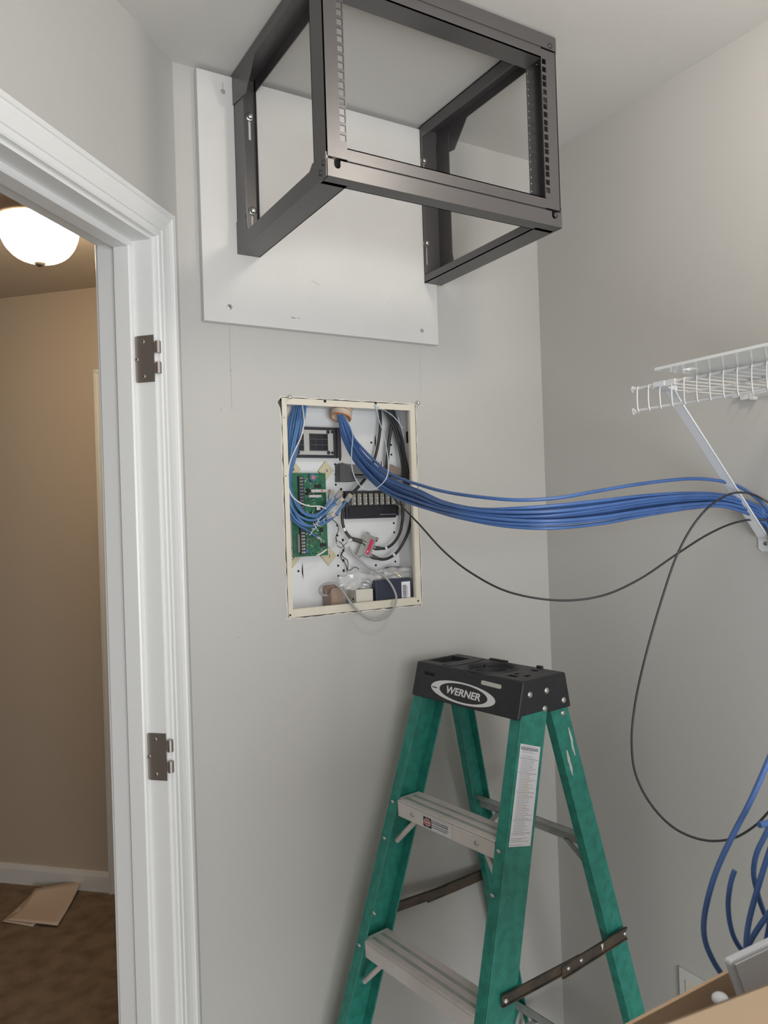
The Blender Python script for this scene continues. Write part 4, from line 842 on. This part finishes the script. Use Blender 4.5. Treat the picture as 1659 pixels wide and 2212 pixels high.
# ================================================================ STEPLADDER
OX, OY, TH = .3928, -.2487, -1.4478
LH, ZT, ZC = .1584, 1.1660, 1.0936
ld = thing('stepladder', (OX, OY, 0), 'green fibreglass stepladder with black top cap standing in the corner', 'stepladder', rot=TH)
w_f = lambda z: .2307 - .0657 * z; v_f = lambda z: -.3267 + .3063 * z; w_r = lambda z: .2232 - .0658 * z; v_r = lambda z: .4280 - .2472 * z
def L3(u, v_, z): return Vector((u, v_, z))
def lpart(name, mb, parent=ld, **k): return part(name, mb, parent, local=True, **k)
def rail(mb, s, W_, V_, dirv, web, fl, z0, z1, t=.0042):
    def seg(o0, o1, i0, i1):   # offsets in v (dirv*) and inward u
        p = []
        for z in (z0, z1):
            for o_, i_ in ((o0, i0), (o1, i0), (o1, i1), (o0, i1)): p.append(L3(s * (W_(z) - i_), V_(z) + dirv * o_, z))
        mb.hexa(p)
    seg(0, web, 0, t); seg(0, t, t, fl); seg(web - t, web, t, fl)
railo = {}
for s in (-1, 1):
    mb = MB(); mb.m(GREEN); rail(mb, s, w_f, v_f, 1, .0768, .0281, .03, ZC + .03); railo[s] = lpart('side_rail', mb, bevel=.0014)
    mb = MB(); mb.m(BLKP); z = .0
    mb.hexa([L3(s * (w_f(z) + .003), v_f(z) - .003, 0), L3(s * (w_f(z) + .003), v_f(z) + .083, 0), L3(s * (w_f(z) - .032), v_f(z) + .083, 0), L3(s * (w_f(z) - .032), v_f(z) - .003, 0), L3(s * (w_f(.05) + .002), v_f(.05) - .002, .05), L3(s * (w_f(.05) + .002), v_f(.05) + .080, .05), L3(s * (w_f(.05) - .03), v_f(.05) + .080, .05), L3(s * (w_f(.05) - .03), v_f(.05) - .002, .05)]); lpart('foot', mb)
    mb = MB(); mb.m(GREEN); rail(mb, s, w_r, v_r, -1, .0532, .0214, .03, ZC + .02, .0036); lg = lpart('rear_leg', mb, bevel=.0012)
    mb = MB(); mb.m(BLKP); mb.hexa([L3(s * (w_r(0) + .003), v_r(0) + .003, 0), L3(s * (w_r(0) + .003), v_r(0) - .058, 0), L3(s * (w_r(0) - .025), v_r(0) - .058, 0), L3(s * (w_r(0) - .025), v_r(0) + .003, 0), L3(s * (w_r(.05) + .002), v_r(.05) + .002, .05), L3(s * (w_r(.05) + .002), v_r(.05) - .055, .05), L3(s * (w_r(.05) - .024), v_r(.05) - .055, .05), L3(s * (w_r(.05) - .024), v_r(.05) + .002, .05)]); lpart('foot', mb)
    if s == 1:
        mb = MB(); mb.m(ZINC); mb.lathe(L3(w_r(1.0827), v_r(1.0827) - .019, 1.0827), [(.0062, 0), (.0055, .0018), (.003, .0028), (0, .003)], 12, (1, 0, 0)); lpart('rivet', mb, lg)
        mb = MB(); mb.m(PUTTY)
        rp2 = random.Random(4)
        for z0_, z1_, o_, ww in ((1.052, .992, .014, .0045), (1.008, .955, .036, .0045)):
            sd_ = [(z0_ + (z1_ - z0_) * i / 9, (.25 + .75 * math.sin(math.pi * (i + .5) / 10)) * ww) for i in range(10)]
            out_ = [(z, o_ + .018 * (z0_ - z) + w_ * rp2.uniform(.5, 1.1)) for z, w_ in sd_] + [(z, o_ + .018 * (z0_ - z) - w_ * rp2.uniform(.4, 1.1)) for z, w_ in sd_[::-1]]
            mb.add([L3(w_r(z) + .0004, v_r(z) - o2, z) for z, o2 in out_], [tuple(range(20))])
        lpart('paint_drips', mb, lg)
# rivets on the front flanges and webs
for u, z in ((-.1615, .8689), (-.1650, .7945), (-.1528, .6514), (.1567, .8626), (.1590, .7889), (-.1803, .5803), (.176, .575)):
    s = 1 if u > 0 else -1; mb = MB(); mb.m(ZINC); mb.lathe(L3(u, v_f(z), z), [(.0052, 0), (.0048, .0012), (.003, .0022), (0, .0025)], 12, (0, -1, -.3)); lpart('rivet', mb, railo[s])
# steps
for zt_, k in ((.8770, 0), (.5955, 1), (.3140, 2)):
    us = {0: .1440, 1: .1630, 2: .1815}[k]; v0 = v_f(zt_) - .002; dp = .0685
    mb = MB(); mb.m(ALU)
    B_ = lambda a, b: mb.box(a, b)
    B_((-us, v0, zt_ - .0335), (us, v0 + .0024, zt_ - .001)); B_((-us, v0, zt_ - .003), (us, v0 + dp, zt_)); B_((-us, v0 + dp - .0024, zt_ - .022), (us, v0 + dp, zt_)); B_((-us, v0 - .0008, zt_ - .006), (us, v0, zt_ - .0045))
    for i in range(14):
        vv = v0 + .003 + i * .0048
        if i in (3, 4, 8, 9): continue
        B_((-us, vv, zt_), (us, vv + .0020, zt_ + .0011))
    mb.m(ALUD)
    for a in (3, 8): B_((-us, v0 + .003 + a * .0048, zt_), (us, v0 + .003 + (a + 2) * .0048 - .001, zt_ + .0005))
    mb.m(ALU)
    for s in (-1, 1): mb.hexa([L3(s * us, v0 + .006, zt_ - .030), L3(s * us, v0 + dp, zt_ - .030), L3(s * (us + .012), v0 + dp, zt_ - .030), L3(s * (us + .012), v0 + .006, zt_ - .030), L3(s * us, v0 + .006, zt_), L3(s * us, v0 + dp, zt_), L3(s * (us + .010), v0 + dp, zt_), L3(s * (us + .010), v0 + .006, zt_)])
    st = lpart('step', mb, bevel=.0005)
    for s in (-1, 1):
        if k == 0:
            mb = MB(); mb.m(ZINC); mb.lathe(L3(s * .096, v0 - .0006, zt_ - .018), [(.0056, 0), (.0050, .0012), (.0046, .0012), (.0036, .0002), (0, .0001)], 14, (0, -1, 0)); lpart('rivet', mb, st)
        mb = MB(); mb.m(ALU); a, b = L3(s * (us - .046), v0 + .020, zt_ - .030), L3(s * (us + .012), v0 + .004, zt_ - .092); mb.tube([a, a.lerp(b, .5), b], .0062, 8, 3); lpart('knee_brace', mb, st)
    if k == 0:   # warning sticker on the front of the step
        F_ = lambda a, b, c_: L3(a, v0 - .0004 - c_, zt_ - .0195 + b)
        u0, u1, h = -.062, .024, .0125
        mb = MB(); mb.m(LABELW); mb.slab([F_(u0, -h, 0), F_(u1, -h, 0), F_(u1 + .002, -h + .002, 0), F_(u1 + .002, h - .002, 0), F_(u1, h, 0), F_(u0, h, 0)], (0, -.0003, 0)); stk = lpart('warning_sticker', mb, st, label='white warning sticker with a red oval')
        mb = MB(); mb.m(INK); mb.slab([F_(u0 + .003, -h + .0022, .0003), F_(u0 + .0285, -h + .0022, .0003), F_(u0 + .0285, h - .0022, .0003), F_(u0 + .003, h - .0022, .0003)], (0, -.0002, 0))
        cc = F_(u0 + .0155, 0, .0005); mb.m(LABELW); mb.slab(ring_pts(cc, Vector((1, 0, 0)), Vector((0, 0, 1)), .0105, .0078, 28), (0, -.0002, 0)); mb.m(PINK); mb.slab(ring_pts(cc + Vector((0, -.0002, 0)), Vector((1, 0, 0)), Vector((0, 0, 1)), .0096, .0069, 28), (0, -.0002, 0))
        mb.m(LABELW); text_mb(mb, 'DANGER', lambda a, b, c_: F_(u0 + .0155 + a, b, .0009 + c_), .0042)
        mb.m(INK)
        text_mb(mb, 'Do not stand at or above this level.', lambda a, b, c_: F_(u0 + .0555 + a, b + .0082, .0004 + c_), .0036, bold=.00006, xs=.92)
        text_mb(mb, 'YOU CAN LOSE YOUR BALANCE', lambda a, b, c_: F_(u0 + .0540 + a, b + .0038, .0004 + c_), .0036, bold=.00010, xs=.92)
        for j, (L0, n_) in enumerate(((.050, 12), (.046, 12))):
            for i in range(n_): xx = u0 + .030 + i * L0 / n_; mb.box((xx, v0 - .0009, zt_ - .0215 - j * .0042), (xx + L0 / n_ * .75, v0 - .0007, zt_ - .0200 - j * .0042))
        lpart('sticker_print', mb, stk)
# long instruction label on the right rail
mb = MB(); mb.m(LABELW)
def RW(off, z, lift): return L3(w_f(z) + lift, v_f(z) + off, z)
LZ1, LZ0, LO0, LO1 = 1.052, .860, .0058, .0680
cor = [RW(LO0, LZ0 + .014, .0006), RW(LO1, LZ0, .0006), RW(LO1 - .002, LZ1 - .018, .0006), RW(LO0, LZ1, .0006)]
mb.slab(cor, (.0003, 0, 0)); ll = lpart('instruction_label', mb, railo[1], label='long white instruction label with fine print')
mb = MB(); rl = random.Random(9); nl = 62
for i in range(nl):
    fz = (i + .8) / (nl + 1); big = i in (1, 2); rule = i in (8, 17, 29, 46, 54)
    if i in (5, 56, 60) : continue
    def q_(f, g): 
        a = cor[3].lerp(cor[0], g); b = cor[2].lerp(cor[1], g); return a.lerp(b, f) + Vector((.0004, 0, 0))
    x = .05 if rule or big or i > 54 else .12; xe = .93 if rule else (.9 if big else rl.uniform(.55, .92)); hh = .0060 if big else .0034
    mb.m(INK if rule or big else INKG)
    if rule: f0, f1 = x, xe; mb.add([q_(f0, fz), q_(f1, fz), q_(f1, fz + .0035), q_(f0, fz + .0035)], [(0, 1, 2, 3)]); continue
    while x < xe:
        e_ = min(x + rl.uniform(.03, .11), xe); mb.add([q_(x, fz), q_(e_, fz), q_(e_, fz + hh * 1.5), q_(x, fz + hh * 1.5)], [(0, 1, 2, 3)]); x = e_ + .012
mb.m(mat('dried_glue', (.62, .58, .50), .6))
for f, g, a, b in ((.55, .34, .10, .035), (.50, .42, .12, .05), (.48, .50, .08, .03), (.52, .62, .10, .012)):
    c_ = cor[3].lerp(cor[0], g).lerp(cor[2].lerp(cor[1], g), f) + Vector((.0006, 0, 0)); e1 = (cor[2] - cor[3]).normalized() * a * .05; e2 = (cor[0] - cor[3]).normalized() * b * .19
    mb.add([c_ + e1 * math.cos(t) * (1 + .3 * math.sin(3 * t)) + e2 * math.sin(t) for t in [2 * math.pi * k / 14 for k in range(14)]], [tuple(range(14))])
lpart('label_print', mb, ll, kind='stuff')
# spreaders
for s in (-1, 1):
    uo = lambda v_: s * (.1905 + .004)
    va, vm, vb = v_f(.62) + .030, .10, v_r(.606) - .006
    ua, ub = s * (w_f(.62) + .0035), s * (w_r(.606) + .0035); um = (ua + ub) / 2
    def bar(mb, p, q_, hh, lift, t=.0028):
        dd = (q_ - p).normalized(); nz_ = Vector((0, -dd.z, dd.y)) if False else Vector((0, 0, 1)) - dd * dd.z; nz_.normalize(); sd = Vector((s, 0, 0))
        pts = [p - nz_ * hh, q_ - nz_ * hh, q_ + nz_ * hh, p + nz_ * hh]; mb.slab([x_ + sd * lift for x_ in pts], sd * t)
        mb.slab([p + nz_ * hh + sd * lift, q_ + nz_ * hh + sd * lift, q_ + nz_ * (hh - .0022) + sd * lift, p + nz_ * (hh - .0022) + sd * lift], sd * .006)
        mb.slab([p - nz_ * hh + sd * lift, q_ - nz_ * hh + sd * lift, q_ - nz_ * (hh - .0022) + sd * lift, p - nz_ * (hh - .0022) + sd * lift], sd * .006)
    mb = MB(); mb.m(BRASSY); bar(mb, L3(ua, va, .6215), L3(um, .118, .609), .0105, 0); spr = lpart('spreader', mb, bevel=.0006)
    mb = MB(); mb.m(BRASSY); bar(mb, L3(um, .060, .608), L3(ub, vb, .607), .0125, .0032); sp2 = lpart('spreader', mb, bevel=.0006)
    for v_, z, pr in ((va + .007, .6205, spr), (.078, .609, sp2), (.118, .609, sp2), (vb - .006, .607, sp2)):
        mb = MB(); mb.m(ZINC); uu = ua + (ub - ua) * (v_ - va) / (vb - va); mb.lathe(L3(uu + s * .006, v_, z), [(.0050, -.003), (.0050, .0), (.0042, .0018), (0, .0028)], 12, (s, 0, 0)); lpart('rivet', mb, pr)
    if s == 1:
        mb = MB(); mb.m(LETTER); mb.add([L3(um + .0066, .178, .6195), L3(um + .0066, .188, .6195), L3(um + .0067, .187, .611), L3(um + .0067, .184, .603), L3(um + .0067, .182, .611)], [(0, 1, 2, 3, 4)]); lpart('paint_drip', mb, sp2)
# rear braces
for zb_, hh in ((.8025, .0135), (.2380, .012)):
    ww = w_r(zb_) - .004; v_ = v_r(zb_) - .010
    mb = MB(); mb.m(ALUD); mb.box((-ww, v_ - .012, zb_ - hh), (ww, v_ - .0095, zb_ + hh)); mb.box((-ww, v_ - .030, zb_ + hh - .002), (ww, v_ - .0095, zb_ + hh)); rbr = lpart('rear_brace', mb, bevel=.0005)
    for s in (-1, 1):
        mb = MB(); mb.m(ALUD); mb.slab([L3(s * (ww - .075), v_ - .013, zb_ - hh + .004), L3(s * (ww - .060), v_ - .013, zb_ - hh + .004), L3(s * (ww + .001), v_ + .004, zb_ - .066), L3(s * (ww + .001), v_ + .004, zb_ - .080)], (0, -.006, 0)); lpart('gusset_bar', mb, rbr)
# top cap
bm = bmesh.new()
cv = [bm.verts.new(p) for p in ((-LH, 0, ZC), (LH, 0, ZC), (LH, .161, ZC), (-LH, .161, ZC), (-LH, .0203, ZT), (LH, .0203, ZT), (LH, .1466, ZT), (-LH, .1466, ZT))]
for f in ((3, 2, 1, 0), (4, 5, 6, 7), (0, 1, 5, 4), (1, 2, 6, 5), (2, 3, 7, 6), (3, 0, 4, 7)): bm.faces.new([cv[i] for i in f])
bmesh.ops.recalc_face_normals(bm, faces=bm.faces)
bmesh.ops.bevel(bm, geom=list(bm.edges), offset=.005, segments=3, affect='EDGES', profile=.6)
me = bpy.data.meshes.new('cap'); bm.to_mesh(me); bm.free(); me.materials.append(CAPM)
cap = bpy.data.objects.new('top_cap', me); COL.objects.link(cap)
cuts = []
def cutter(mb):
    m2 = mesh_of('cut', mb, Matrix.Identity(4), CAPM); fixn(m2); o_ = bpy.data.objects.new('cut', m2); COL.objects.link(o_); cuts.append(o_)
    md = cap.modifiers.new('b', 'BOOLEAN'); md.operation = 'DIFFERENCE'; md.object = o_; md.solver = 'EXACT'
HC_ = L3(.017, .078, ZT)
for r0, dep_ in ((.050, .006), (.036, .022), (.027, .050)):
    mb = MB(); mb.cyl(HC_ + Vector((0, 0, -dep_)), HC_ + Vector((0, 0, .01)), r0, n=48); cutter(mb)
mb = MB(); mb.hexa([L3(-.146, .046, ZT - .009), L3(-.090, .046, ZT - .009), L3(-.090, .118, ZT - .009), L3(-.146, .118, ZT - .009), L3(-.148, .044, ZT + .01), L3(-.088, .044, ZT + .01), L3(-.088, .120, ZT + .01), L3(-.148, .120, ZT + .01)]); cutter(mb)
for a, b, c_, d_ in ((.094, .040, .118, .052), (.094, .060, .104, .072), (.122, .058, .132, .074), (.094, .110, .112, .122)):
    mb = MB(); mb.box((a, b, ZT - .008), (c_, d_, ZT + .01)); cutter(mb)
mb = MB(); mb.box((-.128, -.01, ZT - .024), (-.094, .020, ZT - .017)); cutter(mb)
bpy.context.view_layer.update()
ev = bpy.data.meshes.new_from_object(cap.evaluated_get(bpy.context.evaluated_depsgraph_get()))
cap.modifiers.clear(); cap.data = ev
for o_ in cuts: bpy.data.objects.remove(o_)
cap.parent = ld
# raised rims on the cap's top
mb = MB(); mb.m(CAPM)
for r0 in (.0505, .0565): mb.lathe(HC_, [(r0, -.001), (r0, .0012), (r0 + .0022, .0012), (r0 + .0022, -.001)], 48)
for a in (30, 150, 270):
    d_ = Vector((math.cos(math.radians(a)), math.sin(math.radians(a)), 0)); mb.slab([HC_ + d_ * .036 + d_.cross(Vector((0, 0, 1))) * .002 + Vector((0, 0, -.006)), HC_ + d_ * .050 + d_.cross(Vector((0, 0, 1))) * .002 + Vector((0, 0, -.001)), HC_ + d_ * .050 - d_.cross(Vector((0, 0, 1))) * .002 + Vector((0, 0, -.001)), HC_ + d_ * .036 - d_.cross(Vector((0, 0, 1))) * .002 + Vector((0, 0, -.006))], (0, 0, -.004))
mb.slab([L3(-.084, .030, ZT - .001), L3(-.060, .030, ZT - .001), L3(-.052, .05, ZT - .001), L3(-.052, .105, ZT - .001), L3(-.060, .135, ZT - .001), L3(-.084, .135, ZT - .001)], (0, 0, .0022))
mb.box((.085, .142, ZT - .004), (.098, .149, ZT + .004)); mb.box((-.05, .1405, ZT - .004), (.0, .1485, ZT + .003))
part('cap_ribs', mb, cap, local=True)
for v_, z in ((.0371, 1.138), (.0864, 1.138), (.1375, 1.1105), (.079, 1.1036)):
    mb = MB(); mb.m(ZINC); mb.lathe(L3(LH - .0002, v_, z), [(.0064, 0), (.0058, .0016), (.0034, .0028), (0, .0031)], 14, (1, 0, 0)); part('rivet', mb, cap, local=True)
FN = Vector((0, .0203, ZT - ZC)).normalized(); FO = Vector((0, -FN.z, FN.y))
CC = lambda a, b, c_: Vector((a, 0, ZC)) + FN * (b + .0375) + FO * (c_ + .0002)
mb = MB()
mb.m(LETTER); tilt = math.radians(-1)
def ell(cx_, cy_, a, b, lift, n=48): return [CC(cx_ + a * math.cos(t), cy_ + b * math.sin(t) - .02 * a * math.cos(t), lift) for t in [2 * math.pi * i / n for i in range(n)]]
mb.slab(ell(-.002, -.010, .0960, .0218, 0), FO * .0004)
mb.m(CAPM); mb.slab(ell(.001, -.0098, .0715, .0182, .0004), FO * .0003); mb.slab(ell(-.086, -.0098, .0090, .0012, .0004), FO * .0003)
mb.m(LETTER); text_mb(mb, 'WERNER', lambda a, b, c_: CC(a + .001, b - .0102 - .02 * a, .0009 + c_), .0205, shear=.15, bold=.0005, xs=1.24)
part('brand_logo', mb, cap, local=True, label='white oval brand logo')
mb = MB(); mb.m(mat('pale_strip', (.50, .49, .46), .5))
q0, q1 = .050, .104
mb.slab([CC(q0, .0165, 0), CC(q1 - .003, .0150, 0), CC(q1, .0170, 0), CC(q1, .0215, 0), CC(q1 - .003, .0235, 0), CC(q0, .0250, 0), CC(q0 - .002, .0230, 0), CC(q0 - .002, .0185, 0)], FO * .0004); part('pale_strip', mb, cap, local=True)
